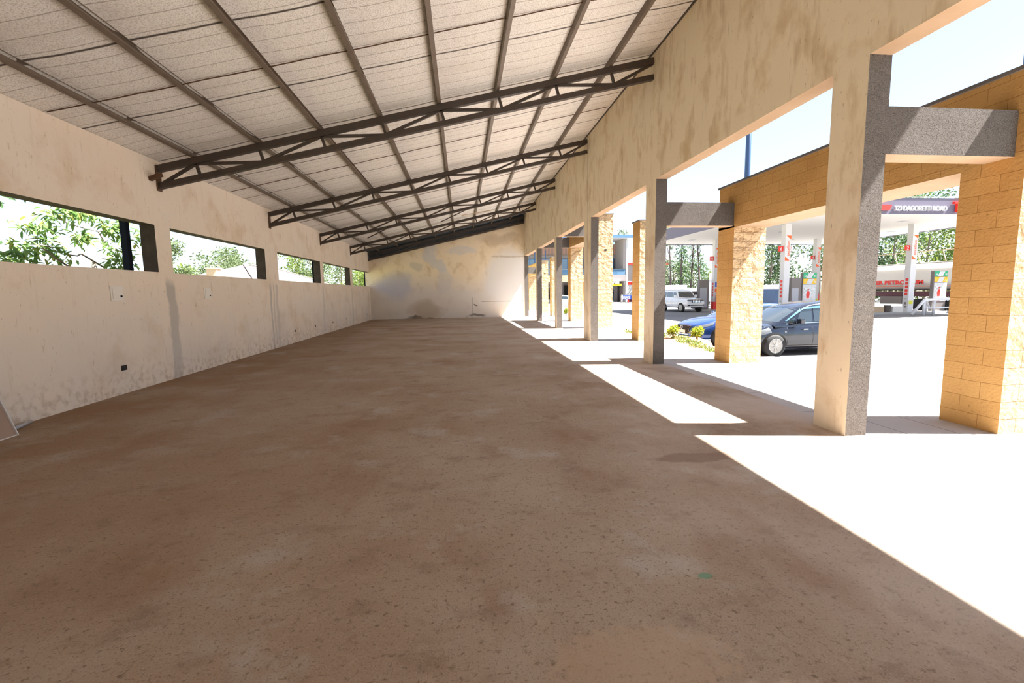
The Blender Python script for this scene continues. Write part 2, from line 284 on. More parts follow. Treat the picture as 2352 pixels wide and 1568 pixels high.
# ------------------------------------------------------------------ mesh helpers
class MB:
    def __init__(s): s.v = []; s.f = []; s.mi = []; s.sm = []
    def add(s, vs, fs, mi=0, smooth=False):
        o = len(s.v); s.v += [tuple(v) for v in vs]
        for f in fs: s.f.append([i+o for i in f]); s.mi.append(mi); s.sm.append(smooth)
        return s
    def box(s, x0, x1, y0, y1, z0, z1, mi=0, faces=None):
        """faces: dict of material index for '-x','+x','-y','+y','-z','+z'"""
        vs = [(x0, y0, z0), (x1, y0, z0), (x1, y1, z0), (x0, y1, z0), (x0, y0, z1), (x1, y0, z1), (x1, y1, z1), (x0, y1, z1)]
        fs = {'-z': (0, 3, 2, 1), '+z': (4, 5, 6, 7), '-y': (0, 1, 5, 4), '+x': (1, 2, 6, 5), '+y': (2, 3, 7, 6), '-x': (3, 0, 4, 7)}
        for k, f in fs.items(): s.add([vs[i] for i in f], [(0, 1, 2, 3)], (faces or {}).get(k, mi))
        return s
    def prism(s, pts, a, b, axis='y', mi=0):
        """pts: 2-D outline; extruded along axis from a to b"""
        def P(p, t): return {'y': (p[0], t, p[1]), 'x': (t, p[0], p[1]), 'z': (p[0], p[1], t)}[axis]
        n = len(pts); vs = [P(p, a) for p in pts]+[P(p, b) for p in pts]
        fs = [list(range(n))[::-1], [i+n for i in range(n)]]+[[i, (i+1) % n, (i+1) % n+n, i+n] for i in range(n)]
        return s.add(vs, fs, mi)
    def bar(s, p, q, w, h=None, upd=(0, 0, 1), mi=0):
        h = h or w; p, q = Vector(p), Vector(q); d = (q-p).normalized(); u = Vector(upd)
        if abs(d.dot(u)) > .98: u = Vector((1, 0, 0))
        r = d.cross(u).normalized(); u = r.cross(d).normalized()
        vs = [e+r*a*w/2+u*b*h/2 for e in (p, q) for a, b in ((-1, -1), (1, -1), (1, 1), (-1, 1))]
        return s.add(vs, [(0, 3, 2, 1), (4, 5, 6, 7), (0, 1, 5, 4), (1, 2, 6, 5), (2, 3, 7, 6), (3, 0, 4, 7)], mi)
    def tube(s, pts, r, n=8, mi=0, smooth=True):
        pts = [Vector(p) for p in pts]; rr = r if isinstance(r, (list, tuple)) else [r]*len(pts); vs = []; fs = []
        for i, p in enumerate(pts):
            d = (pts[min(i+1, len(pts)-1)]-pts[max(i-1, 0)]).normalized(); u = Vector((0, 0, 1)) if abs(d.z) < .9 else Vector((1, 0, 0))
            a = d.cross(u).normalized(); b = a.cross(d)
            vs += [p+(a*math.cos(t)+b*math.sin(t))*rr[i] for t in (2*math.pi*k/n for k in range(n))]
        for i in range(len(pts)-1):
            fs += [(i*n+k, i*n+(k+1) % n, (i+1)*n+(k+1) % n, (i+1)*n+k) for k in range(n)]
        s.add(vs, fs, mi, smooth)
        return s.add(vs[:n], [list(range(n))], mi).add(vs[-n:], [list(range(n))[::-1]], mi)
    def lathe(s, prof, c=(0, 0, 0), axis='y', n=24, mi=0, smooth=True):
        """prof: (radius, offset along axis)"""
        vs = []; m = len(prof)
        for r, o in prof:
            for k in range(n):
                t = 2*math.pi*k/n; a, b = r*math.cos(t), r*math.sin(t)
                vs.append({'y': (c[0]+a, c[1]+o, c[2]+b), 'z': (c[0]+a, c[1]+b, c[2]+o), 'x': (c[0]+o, c[1]+a, c[2]+b)}[axis])
        fs = [(i*n+k, i*n+(k+1) % n, (i+1)*n+(k+1) % n, (i+1)*n+k) for i in range(m-1) for k in range(n)]
        s.add(vs, fs, mi, smooth)
        if prof[0][0] > 1e-4: s.add(vs[:n], [list(range(n))], mi)
        if prof[-1][0] > 1e-4: s.add(vs[-n:], [list(range(n))], mi)
        return s
    def build(s, name, mats, parent=None, bevel=0, fixn=True):
        me = bpy.data.meshes.new(name); me.from_pydata(s.v, [], s.f)
        for m in (mats if isinstance(mats, (list, tuple)) else [mats]): me.materials.append(m)
        me.polygons.foreach_set('material_index', s.mi); me.polygons.foreach_set('use_smooth', s.sm)
        bm = bmesh.new(); bm.from_mesh(me); bmesh.ops.remove_doubles(bm, verts=bm.verts, dist=1e-5)
        if fixn: bmesh.ops.recalc_face_normals(bm, faces=bm.faces)
        if bevel: bmesh.ops.bevel(bm, geom=[e for e in bm.edges if e.is_manifold and e.calc_face_angle(0) > .6], offset=bevel, segments=2, affect='EDGES', profile=.6)
        bm.to_mesh(me); bm.free()
        o = bpy.data.objects.new(name, me); C.objects.link(o); o.parent = parent
        return o
def tag(o, label=None, cat=None, group=None, kind=None):
    if label: o['label'] = label
    if cat: o['category'] = cat
    if group: o['group'] = group
    if kind: o['kind'] = kind
    return o
def empty(name, loc, label, cat, group=None, rz=0):
    o = bpy.data.objects.new(name, None); C.objects.link(o); o.location = loc; o.rotation_euler = (0, 0, rz); o.empty_display_size = .2
    return tag(o, label, cat, group)
def struct(o, label=None): return tag(o, label, kind='structure')
def copy_tree(o, parent=None):
    c = o.copy(); C.objects.link(c); c.parent = parent
    for ch in list(o.children): copy_tree(ch, c)
    return c
def text(name, body, size, m, parent, mtx, extrude=.01, bold=.0, align='LEFT', xs=1.0):
    cu = bpy.data.curves.new(name, 'FONT'); cu.body = body; cu.size = size; cu.extrude = extrude; cu.offset = bold; cu.align_x = align
    t = bpy.data.objects.new(name, cu); C.objects.link(t)
    me = bpy.data.meshes.new_from_object(t.evaluated_get(bpy.context.evaluated_depsgraph_get()))
    bpy.data.objects.remove(t); bpy.data.curves.remove(cu)
    me.transform(Matrix.Diagonal((xs, 1, 1, 1))); me.transform(mtx); me.materials.clear(); me.materials.append(m)
    o = bpy.data.objects.new(name, me); C.objects.link(o); o.parent = parent; return o
def frame(o, xd, yd):
    xd, yd = Vector(xd).normalized(), Vector(yd).normalized(); zd = xd.cross(yd)
    return Matrix(((xd.x, yd.x, zd.x, o[0]), (xd.y, yd.y, zd.y, o[1]), (xd.z, yd.z, zd.z, o[2]), (0, 0, 0, 1)))
FRONT = lambda x, y, z: frame((x, y, z), (1, 0, 0), (0, 0, 1))        # faces -y
LEFT = lambda x, y, z: frame((x, y, z), (0, -1, 0), (0, 0, 1))         # faces -x

L, RI, RO, P0, P1, END = -5.664, 4.075, 4.32, 5.82, 6.55, 29.4
COLS = [(-.64, -.19), (4.36, 4.81), (9.36, 9.88), (14.17, 15.02), (19.40, 19.84), (24.40, 24.85), (29.36, 29.78)]
ZH, SILL, HEAD = 3.885, 2.07, 2.945
purl = lambda x: 5.405+.2354*x            # underside of purlins / top of trusses
YB = -5.6                                  # closed end behind the viewer

# ------------------------------------------------------------------ setting
struct(MB().box(L-.25, 4.34, YB-.3, END+.4, -.5, 0).build('floor', m_floor))
# pavement strip outside, with a rough open joint against the slab
struct(MB().box(4.375, 6.72, YB-6, 60, -.4, -.035).build('pavement', m_pave))
struct(MB().box(4.34, 4.375, YB-6, 60, -.4, -.12).build('trim_1', m_earth))
g = MB(); prof = [(6.72, -.06), (7.3, -.10), (8.7, -.40), (16, -.42), (120, -.45)]
ys = [YB-30, 0, 8, 16, 24, 40, 70, 110]
for a, b in zip(prof, prof[1:]):
    for c, d in zip(ys, ys[1:]): g.add([(a[0], c, a[1]), (b[0], c, b[1]), (b[0], d, b[1]), (a[0], d, a[1])], [(0, 1, 2, 3)])
g.add([(4.37, 60, -.06), (6.72, 60, -.06), (6.72, 110, -.06), (4.37, 110, -.06)], [(0, 1, 2, 3)])
struct(g.build('driveway', m_drive))
g = MB().add([(-400, -200, -.6), (500, -200, -.6), (500, 600, -.6), (-400, 600, -.6)], [(0, 1, 2, 3)]); struct(g.build('ground', m_grass))

# left wall with its five openings
WINS = [(-1.0, 3.9), (4.85, 9.36), (9.81, 14.17), (15.08, 19.40), (19.84, 24.37), (24.87, END)]
w = MB(); xo = L-.26; top = purl(L)+.09
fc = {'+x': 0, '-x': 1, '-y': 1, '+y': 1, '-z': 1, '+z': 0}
w.box(xo, L, YB, END+.2, -.3, SILL, faces=fc); w.box(xo, L, YB, END+.2, HEAD, top, faces=fc)
py = YB
for a, b in WINS+[(END, END+.2)]:
    if a > py+.01: w.box(xo, L, py, a, SILL, HEAD, faces=fc)
    py = b
struct(w.build('wall_left', [m_pl_left, m_reveal]))
# end wall, its head following the roof
zt = lambda x: 4.975+.2354*x
w = MB().prism([(L-.26, -.3), (RI, -.3), (RI, zt(RI)), (L-.26, zt(L-.26))], END, END+.2, 'y'); struct(w.build('wall_far', m_pl_far))
w = MB().prism([(L-.1, zt(L-.1)-.02), (RI, zt(RI)-.02), (RI, purl(RI)+.12), (L-.1, purl(L-.1)+.12)], END+.1, END+.16, 'y'); struct(w.build('trim_2', m_tin))
w = MB().prism([(L-.26, -.3), (RI+.25, -.3), (RI+.25, purl(RI+.25)+.1), (L-.26, purl(L-.26)+.1)], YB-.2, YB, 'y'); struct(w.build('wall_back', m_plaster))
# deep header beam over the open side, split by a movement joint
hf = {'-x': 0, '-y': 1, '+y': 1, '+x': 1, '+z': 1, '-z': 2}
w = MB()
for a, b in ((YB, 14.575), (14.59, 29.78)): w.box(RI, RO, a, b, ZH, purl(RI)+.10, faces=hf)
w.box(RI+.03, RO-.01, 14.57, 14.595, ZH, purl(RI)+.08, mi=3)
struct(w.build('wall_right', [m_plaster, m_rough, m_soffit, m_reveal]))
ordn = ['behind the viewer', 'tallest and nearest in view', 'second from the viewer, carrying a grey tie beam', 'third from the viewer, split by a thin movement joint', 'fourth from the viewer', 'fifth from the viewer', 'last, at the far end wall']
for i, (a, b) in enumerate(COLS):
    w = MB(); cf = {'-x': 0, '-y': 1, '+y': 1, '+x': 1, '+z': 0, '-z': 0}
    if i == 3:
        w.box(RI, RO, a, 14.575, -.2, ZH, faces=cf); w.box(RI, RO, 14.59, b, -.2, ZH, faces=cf); w.box(RI+.03, RO-.01, 14.57, 14.595, -.2, ZH, mi=2)
    else: w.box(RI, RO, a, b, -.2, ZH, faces=cf)
    if i == 0: struct(w.build('wall_right_column', [m_plaster, m_rough, m_reveal])); continue
    tag(w.build('plastered_column', [m_plaster, m_rough, m_reveal]), 'cream and grey roughcast concrete column, '+ordn[i], 'column', 'columns along the open side')

# ------------------------------------------------------------------ roof
g = MB(); xs = np.linspace(L-.3, 4.3, 60); yv = np.arange(YB-.3, 28.3, .125); vs = []; random.seed(4)
for y in yv:
    k = (y-6.185)/1.75; q = abs((k % 1)-.5)*2
    for x in xs:
        px = ((x+4.99)/1.163) % 1
        sag = -.020*math.sin(math.pi*px)*(1-.7*q**8)
        vs.append((x, y, purl(x)+.118+sag))
nx = len(xs)
g.add(vs, [(j*nx+i, j*nx+i+1, (j+1)*nx+i+1, (j+1)*nx+i) for j in range(len(yv)-1) for i in range(nx-1)], smooth=True)
struct(g.build('ceiling', m_foil, fixn=False))
x0, x1 = L-.9, 7.07
z_ = lambda x: purl(x)+.125
w = MB().prism([(x0, z_(x0)), (x1, z_(x1)), (x1, z_(x1)+.05), (x0, z_(x0)+.05)], YB-.6, END+1.0, 'y'); struct(w.build('roof', m_tin))
struct(MB().box(RI-.025, RI+.05, YB, END, purl(RI)+.075, purl(RI)+.14).build('gap_line_strip', m_truss))  # dark strip added to draw the shaded gap between wall and roof
PX = [-4.99, -3.82, -2.655, -1.49, -.335, .825, 1.99, 3.15]
pl = ['purlin nearest the windowed wall', 'second purlin from the windowed wall', 'third purlin from the windowed wall', 'fourth purlin from the windowed wall',
      'fifth purlin from the windowed wall', 'third purlin from the high side wall', 'second purlin from the high side wall', 'purlin nearest the high side wall']
slope = math.atan(.2354)
for x, nm in zip(PX, pl):
    z = purl(x); w = MB()
    def cs(pts):
        return [(x+a*math.cos(slope)-b*math.sin(slope), z+.004+a*math.sin(slope)+b*math.cos(slope)) for a, b in pts]
    w.prism(cs([(-.035, 0), (.035, 0), (.035, .018), (.031, .018), (.031, .004), (-.031, .004), (-.031, .108), (.031, .108), (.031, .096), (.035, .096), (.035, .112), (-.035, .112)]), YB, END-.02, 'y')
    tag(w.build('roof_purlin', m_purlin), 'brown steel '+nm+', running the length of the roof', 'purlin', 'roof purlins')

def truss(y, label):
    e = empty('roof_truss', (L, y, purl(L)), label, 'truss', 'lattice trusses under the roof')
    X0, X1 = L+.005, RI-.005
    def Pt(x, off): return (x-L, 0, purl(x)-purl(L)+off)
    MB().bar(Pt(X0, -.065), Pt(X1, -.065), .10, .12).build('top_chord', m_truss, e)
    MB().bar(Pt(X0, -.385), Pt(X1, -.385), .10, .10).build('bottom_chord', m_truss, e)
    nodes_x = [p+.02 for p in PX]
    for x in nodes_x:
        MB().bar(Pt(x, -.10), Pt(x+.07, -.36), .05, .05, upd=(1, 0, 0)).build('vertical_strut', m_truss, e)
    pts = [(X0+.03, -.36)]+[(x, -.12) if i % 2 == 0 else (x+.05, -.355) for i, x in enumerate(nodes_x)]+[(X1-.02, -.12)]
    for a, b in zip(pts, pts[1:]):
        MB().bar(Pt(*a), Pt(*b), .05, .05).build('diagonal_brace', m_truss, e)
    MB().box(-.0, .02, -.07, .07, -.47, .0).build('wall_plate', m_rust, e)
    return e
for y, lb in ((9.60, 'dark steel lattice roof truss nearest the viewer'), (14.65, 'second dark steel lattice roof truss from the viewer'),
              (19.62, 'third dark steel lattice roof truss from the viewer'), (24.69, 'fourth dark steel lattice roof truss from the viewer'), (29.22, 'dark steel lattice roof truss above the end wall')):
    truss(y, lb)
random.seed(2)
for y, lb in ((7.24, 'in front of the nearest truss'), (12.25, 'between the first and second trusses'), (17.2, 'between the second and third trusses'), (22.15, 'between the third and fourth trusses')):
    pts = [(x, y+random.uniform(-.006, .006), purl(x)+.075+random.uniform(-.006, .006)) for x in np.arange(L+.05, RI, .3)]
    w = MB().tube(pts, .008, 6)
    tag(w.build('sag_rod', m_rust), 'thin wavy sag rod threaded through the purlins '+lb, 'rod', 'sag rods')
for a, b, lb in (((-4.05, 21.0, 4.05), (-2.6, 21.0, 4.75), 'short dark bracing bar crossing the purlins near the far windows'), ((-.85, 21.0, 4.75), (.55, 21.0, 5.40), 'short dark bracing bar crossing the purlins over the hall middle')):
    tag(MB().bar(a, b, .04, .04).build('bracing_bar', m_truss), lb, 'bar')
tag(MB().bar((.1, 22.6, 5.30), (1.65, 22.9, 5.62), .06, .03).build('timber_batten', mat('pale_timber', (.5, .38, .25), .8)), 'pale loose batten lying across the purlins beyond the third truss', 'batten')
# protruding tie stub beside the nearest truss seat
tag(MB().bar((L, 9.36, purl(L)-.30), (L+.22, 9.34, purl(L)-.22), .07, .07).build('steel_stub', m_rust), 'rusty steel stub sticking out of the wall beside the nearest truss', 'steel stub')

# ------------------------------------------------------------------ posts outside the left openings, panels, sockets, board
for y, lb, r in ((9.10, 'dark steel post outside the nearest window opening', .05), (19.75, 'dark steel post outside the middle window opening', .11), (29.85, 'dark steel post outside the last window opening', .14)):
    w = MB().box(-6.06, -5.96, y-r, y+r, -.6, 4.0); tag(w.build('steel_post', m_black), lb, 'post', 'posts outside the windows')
for y0, lb in ((8.09, 'off-white electrical distribution box under the nearest window'), (10.81, 'off-white electrical distribution box under the second window')):
    e = empty('distribution_box', (L, y0, 1.55), lb, 'electrical box', 'distribution boxes')
    MB().box(0, .018, 0, .27, 0, .245).build('frame', m_panelw, e, bevel=.004)
    MB().box(.018, .026, .03, .245, .03, .22).build('door', m_panelw, e, bevel=.003)
    MB().box(.026, .034, .19, .225, .06, .09).build('latch', m_black, e)
for y, z, s_, lb in ((8.16, .39, .13, 'black recessed socket box low on the wall under the nearest window'), (16.13, .36, .10, 'socket box under the left part of the third window'),
                 (18.30, .37, .10, 'socket box under the right part of the third window'), (20.74, .36, .10, 'socket box under the left part of the fourth window'),
                 (23.19, .38, .10, 'socket box under the right part of the fourth window'), (28.23, .35, .09, 'socket box in the wall corner at the end')):
    e = empty('socket_box', (L, y, z), ('small black ' if 'black' not in lb else '')+lb, 'socket box', 'empty socket boxes')
    MB().box(-.03, .004, 0, s_, 0, s_*.65).build('box', m_holes, e)
    w = MB().lathe([(.018, .004), (.018, .007), (.010, .007)], (0, s_/2, s_*.33), 'x', 10); w.build('knockout', m_truss, e)
e = empty('leaning_board', (-5.28, 5.86, 0), 'brown board with white edging leaning on the wall at the left', 'board')
tilt = .30
MB().add([(0, 0, 0), (0, -1.4, 0), (-tilt, -1.4, .9), (-tilt, 0, .9), (-.02, 0, -0.0), (-.02, -1.4, 0), (-tilt-.02, -1.4, .9), (-tilt-.02, 0, .9)],
         [(0, 1, 2, 3), (4, 7, 6, 5), (0, 3, 7, 4), (1, 5, 6, 2), (3, 2, 6, 7), (0, 4, 5, 1)]).build('panel', mat('brown_laminate', (.32, .22, .17), .5), e)
MB().bar((.003, .004, 0.003), (-tilt+.003, .004, .9), .012, .024).bar((.004, 0, .005), (.004, -1.4, .005), .012, .010).build('edging', m_white, e)
MB().bar((-.045, -.03, 0.01), (-tilt-.03, -.03, .84), .02, .02).build('back_batten', m_greyl, e)
tag(MB().tube([(-5.60, 6.42, .022), (-5.49, 6.02, .022)], .022, 10).build('pipe_offcut', m_greyl), 'short grey pipe offcut on the floor by the leaning board', 'pipe')

# ------------------------------------------------------------------ stone pillars, lintels, tie beams
def pillar(y, top, lb, w_=.6, x0=P0, x1=P1, hole=None, cap=True):
    e = empty('stone_pillar', ((x0+x1)/2, y+w_/2, -.1), lb, 'pillar', 'yellow stone pillars outside'); hx = (x1-x0)/2; hy = w_/2
    pf = {'-x': 0, '+x': 0, '-y': 1, '+y': 1, '+z': 0, '-z': 0}
    MB().box(-hx, hx, -hy, hy, 0, top+.1, faces=pf).build('shaft', [m_sawn, m_rock], e)
    if cap: MB().box(-hx-.03, hx+.03, -hy-.03, hy+.03, top+.1, top+.14).build('capping', m_cap, e)
    if hole: MB().box(-.05, .05, -hy-.004, -hy+.02, hole+.1, hole+.18).build('drain_hole', m_holes, e)
    return e
def lintel(y0, y1, z0, z1, lb):
    e = empty('stone_lintel', ((P0+P1)/2, y0, z0), lb, 'lintel', 'stone lintels bridging pillar pairs'); hx = (P1-P0)/2
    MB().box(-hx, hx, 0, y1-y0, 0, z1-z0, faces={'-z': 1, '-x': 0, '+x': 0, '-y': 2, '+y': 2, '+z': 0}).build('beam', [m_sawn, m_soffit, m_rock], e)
    MB().box(-hx-.03, hx+.03, -.03, y1-y0+.03, z1-z0, z1-z0+.04).build('capping', m_cap, e)
def tie(y, z0, z1, lb, y2=None):
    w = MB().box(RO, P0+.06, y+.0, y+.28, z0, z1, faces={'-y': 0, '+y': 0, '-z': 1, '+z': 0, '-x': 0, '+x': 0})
    tag(w.build('tie_beam', [m_rough, m_soffit]), lb, 'beam', 'grey tie beams')
pillar(4.26, 2.90, 'yellow stone pillar nearest the viewer at the right edge', w_=.62, cap=False)
pillar(9.34, 2.95, 'yellow stone pillar in front of the parked cars', cap=False)
pillar(14.2, 3.78, 'slim free-standing stone pillar beside the white off-roader', w_=.6, x0=5.68, x1=6.2)
pillar(19.4, 3.92, 'tall stone pillar with a small drain hole near its top', x0=5.90, hole=3.3, cap=False)
pillar(24.4, 3.92, 'stone pillar carrying the far end of the high lintel', x0=5.90, cap=False)
pillar(29.3, 3.80, 'slim stone pillar level with the end wall', x0=5.82, x1=6.2)
pillar(34.0, 3.90, 'stone pillar with a drain hole past the end wall', x0=6.0, x1=6.5, hole=2.9)
pillar(39.3, 2.95, 'stone pillar furthest along the walkway', cap=False)
lintel(4.26, 9.94, 2.90, 3.80, 'long yellow stone lintel joining the two nearest pillars')
lintel(19.4, 25.0, 3.92, 4.84, 'high yellow stone lintel joining the two tall pillars')
lintel(34.6, 39.9, 2.95, 3.80, 'yellow stone lintel beyond the end wall')
tie(4.36, 2.935, 3.40, 'grey roughcast tie beam at the upper right, nearest the viewer')
tie(9.36, 2.935, 3.42, 'grey roughcast tie beam from the second column to the pillar by the cars')
tie(19.4, 3.92, 4.39, 'grey roughcast tie beam at the fourth column')
tie(24.4, 3.92, 4.45, 'grey roughcast tie beam at the fifth column')
tie(34.2, 2.95, 3.42, 'grey tie beam seen past the end wall')

# ------------------------------------------------------------------ vegetation
def foliage(name, blobs, n, size, m, parent=None, seed=0, aspect=.45, droop=.0, shell=.35):
    rs = np.random.RandomState(seed); B = np.array(blobs, float)      # cx cy cz rx ry rz
    vol = (B[:, 3]*B[:, 4]*B[:, 5])**(2/3); k = rs.choice(len(B), n, p=vol/vol.sum()); b = B[k]
    d = rs.normal(size=(n, 3)); d /= np.linalg.norm(d, axis=1)[:, None]
    p = b[:, :3]+d*b[:, 3:]*(rs.rand(n)**shell)[:, None]*(.85+.3*rs.rand(n))[:, None]
    a = rs.normal(size=(n, 3)); a[:, 2] = a[:, 2]*.7-droop; a /= np.linalg.norm(a, axis=1)[:, None]
    q = np.cross(a, rs.normal(size=(n, 3))); q /= np.linalg.norm(q, axis=1)[:, None]
    s = size*(.6+.8*rs.rand(n))[:, None]
    nrm = np.cross(a, q)
    v = np.stack([p, p+a*s*.5+q*s*aspect*.5, p+a*s, p+a*s*.5-q*s*aspect*.5+nrm*s*.08], 1).reshape(-1, 3)
    me = bpy.data.meshes.new(name); f = np.arange(4*n).reshape(n, 4)
    me.from_pydata(v.tolist(), [], f.tolist()); me.materials.append(m)
    o = bpy.data.objects.new(name, me); C.objects.link(o); o.parent = parent; return o
def tree(loc, h, spread, lb, m, n=2500, leaf=.45, seed=0, trunk=None, bare=.25, name='broadleaf_tree', bark=None, nb=9, group='trees around the site', tall=1.0, shell=.35):
    rnd = random.Random(seed); e = empty(name, loc, lb, 'tree', group)
    tr = trunk or h*.022; w = MB(); top = Vector((rnd.uniform(-.06, .06)*h, rnd.uniform(-.06, .06)*h, h*.88))
    pts = [Vector((0, 0, -.3)), top*.35+Vector((rnd.uniform(-.2, .2), 0, 0)), top*.7, top]
    w.tube(pts, [tr, tr*.8, tr*.5, tr*.2], 7); blobs = []
    for i in range(nb):
        t = bare+(1-bare)*(i+.5)/nb; base = top*max(.3, t-.15); ang = rnd.uniform(0, 6.28); r = spread*(1-.5*abs(t-.6))*rnd.uniform(.35, .8)
        c = Vector((math.cos(ang)*r, math.sin(ang)*r, h*t)); c.x += top.x*t; c.y += top.y*t
        w.tube([base, (base+c)/2+Vector((0, 0, .03*h)), c], [tr*.35, tr*.25, tr*.08], 5)
        q = spread*rnd.uniform(.35, .6); blobs.append((c.x, c.y, c.z, q, q, q*rnd.uniform(.55, .9)*tall))
    w.build('trunk', bark or m_bark, e)
    foliage('foliage', blobs, n, leaf, m, e, seed, shell=shell)
    return e
# the near tree whose branches fill the nearest window
BA = [(10.68, 2.24), (10.15, 2.49), (9.95, 2.43), (9.72, 2.45), (9.55, 2.54), (9.22, 2.57)]
BB = [(11.64, 2.35), (11.33, 2.65), (11.13, 2.81), (10.87, 3.02), (10.49, 3.06), (10.17, 3.09), (9.93, 3.21)]
BC = [(9.9, 2.0), (9.51, 2.23), (9.26, 2.35), (9.06, 2.43), (8.9, 2.48)]
e = empty('leafy_tree', (-8.4, 11.6, -.4), 'leafy tree with long drooping leaves filling the nearest window', 'tree')
rnd = random.Random(7); w = MB()
def L2(y, z, dx=0.): return Vector((-7.6+dx+8.4, y-11.6, z+.4))
w.tube([(0, 0, 0), (.1, .1, 1.0), (.1, -.1, 2.0), (.0, 0, 3.2)], [.10, .09, .07, .03], 8)
for br, s in ((BA, .1), (BB, -.1), (BC, .3)):
    pts = [L2(y, z, rnd.uniform(-.08, .08)+s) for y, z in br]; w.tube([Vector((.1, -.05, 1.6))]+pts, [.035]+[.018-.0015*i for i in range(len(pts))], 6)
w.build('branches', m_bark, e)
cl = [(9.12, 2.89), (9.43, 3.13), (9.8, 2.98), (10.38, 3.27), (10.75, 3.38), (11.1, 3.17), (11.34, 3.12), (10.98, 2.68), (10.31, 2.83), (10.55, 2.82), (9.42, 2.66), (9.56, 2.57),
      (9.25, 2.51), (8.66, 2.38), (8.96, 2.32), (10.86, 2.41), (11.27, 2.4), (11.49, 2.93), (9.61, 2.37), (11.6, 2.98), (9.75, 3.3), (10.1, 3.35), (8.4, 2.3), (8.9, 2.2), (11.0, 2.25), (11.5, 2.6), (11.45, 3.25)]
vs = []; fs = []
def leaf(w, p, d, ln, wd, up_):
    d = d.normalized(); s_ = d.cross(up_).normalized(); n_ = s_.cross(d)
    P = [p, p+d*ln*.3+s_*wd*.45+n_*.01, p+d*ln*.65+s_*wd*.4+n_*.0, p+d*ln-n_*ln*.12, p+d*ln*.65-s_*wd*.4, p+d*ln*.3-s_*wd*.45+n_*.01, p+d*ln*.5-n_*.012]
    w.add(P, [(0, 1, 2, 6), (6, 2, 3, 4), (0, 6, 4, 5)])
w1, w2 = MB(), MB()
for y, z in cl:
    c = L2(y, z, rnd.uniform(-.25, .25))
    for k in range(34):
        d = Vector((rnd.gauss(0, 1), rnd.gauss(0, 1), rnd.gauss(-.5, .7))); p = c+Vector((rnd.gauss(0, .09), rnd.gauss(0, .11), rnd.gauss(0, .07)))
        leaf(w1 if rnd.random() < .88 else w2, p, d, rnd.uniform(.12, .23), rnd.uniform(.045, .075), Vector((rnd.gauss(0, .3), rnd.gauss(0, .3), 1)))
w1.build('foliage', leafmat('bright_long_leaves', (.10, .20, .05), (.24, .34, .12)), e, fixn=False); tag(w2.build('foliage', leafmat('yellowing_leaves', (.26, .25, .06), (.20, .26, .06)), e, fixn=False), 'yellowing leaves')
e = tree((-10.2, 10.5, -.4), 5.6, 1.5, 'dark fine-leaved tree at the left edge of the nearest window', m_leaf_dark, 2600, .16, seed=31, nb=10)
for i, (x, y, h, sp, lb, m, n, lf) in enumerate([
    (-24.5, 42.2, 6.7, 1.6, 'slim grey-green tree at the left of the second window', m_leaf_grey, 2600, .25),
    (-34.5, 69, 8.2, 3.6, 'rounded bush tree behind the chimney', m_leaf_grey, 2500, .4),
    (-25.3, 44.4, 4.7, 1.3, 'low spiky shrub tree under the slim tree in the second window', m_leaf, 1500, .4),
    (-42, 88, 10.5, 4.8, 'broad tree behind the ridge of the tiled roof', m_leaf_grey, 2500, .5),
    (-34, 78, 8.0, 4.6, 'broad tree at the middle of the second window', m_leaf_grey, 2600, .45),
    (-33, 98, 11.5, 5.0, 'tree behind the right slope of the tiled roof', m_leaf, 2600, .5),
    (-28, 90, 11.0, 4.0, 'light tree in the right half of the third window', m_leaf_grey, 2400, .45),
    (-38, 128, 13, 5.5, 'hazy tree rising behind the third window', m_leaf_grey, 2200, .6),
    (-26, 104, 10.5, 4.2, 'open tree in the left half of the fourth window', m_leaf_grey, 1900, .45),
    (-25.5, 119, 8.5, 4.0, 'low bushy tree in the right half of the fourth window', m_leaf, 2200, .45),
    (-19.5, 92, 6.8, 4.2, 'dense rounded bush in the last window', m_leaf, 3200, .4),
    (-27, 140, 9.0, 5.0, 'far tree behind the last window bush', m_leaf_grey, 2000, .6)]):
    tree((x, y, -.6), h, sp, lb, m, n, lf, seed=50+i, name='garden_tree', group='trees beyond the left wall', bare=.12, nb=12)
# house behind the left wall
e = empty('bungalow', (-24, 62, -.6), 'bungalow with a pale tiled hip roof beyond the left windows', 'house')
MB().box(-4, 3.2, -13, 13, 0, 3.6).build('wall', mat('peach_render', (.65, .5, .4), .9), e)
rf = MB(); a = [(-5, -14.5, 3.5), (4, -14.5, 3.5), (4, 14.5, 3.5), (-5, 14.5, 3.5), (-.5, -6.5, 5.75), (-.5, 3, 5.75)]
rf.add(a, [(0, 1, 4), (1, 2, 5, 4), (2, 3, 5), (3, 0, 4, 5), (0, 3, 2, 1)]); ro = rf.build('roof', m_tile, e)
MB().bar((4, -14.5, 3.56), (-.5, -6.5, 5.8), .22, .1).bar((-.5, -6.5, 5.8), (-.5, 3, 5.8), .22, .1).bar((-.5, 3, 5.8), (4, 14.5, 3.56), .22, .1).build('ridge_tiles', mat('dark_ridge', (.25, .2, .18), .9), ro)
w = MB().box(-.45, .45, -14.6, -13.7, 3, 4.85); ch = w.build('chimney', mat('pink_brick', (.62, .45, .38), .9), e); MB().box(-.55, .55, -14.7, -13.6, 4.85, 4.98).build('chimney_cap', m_kerb, ch)

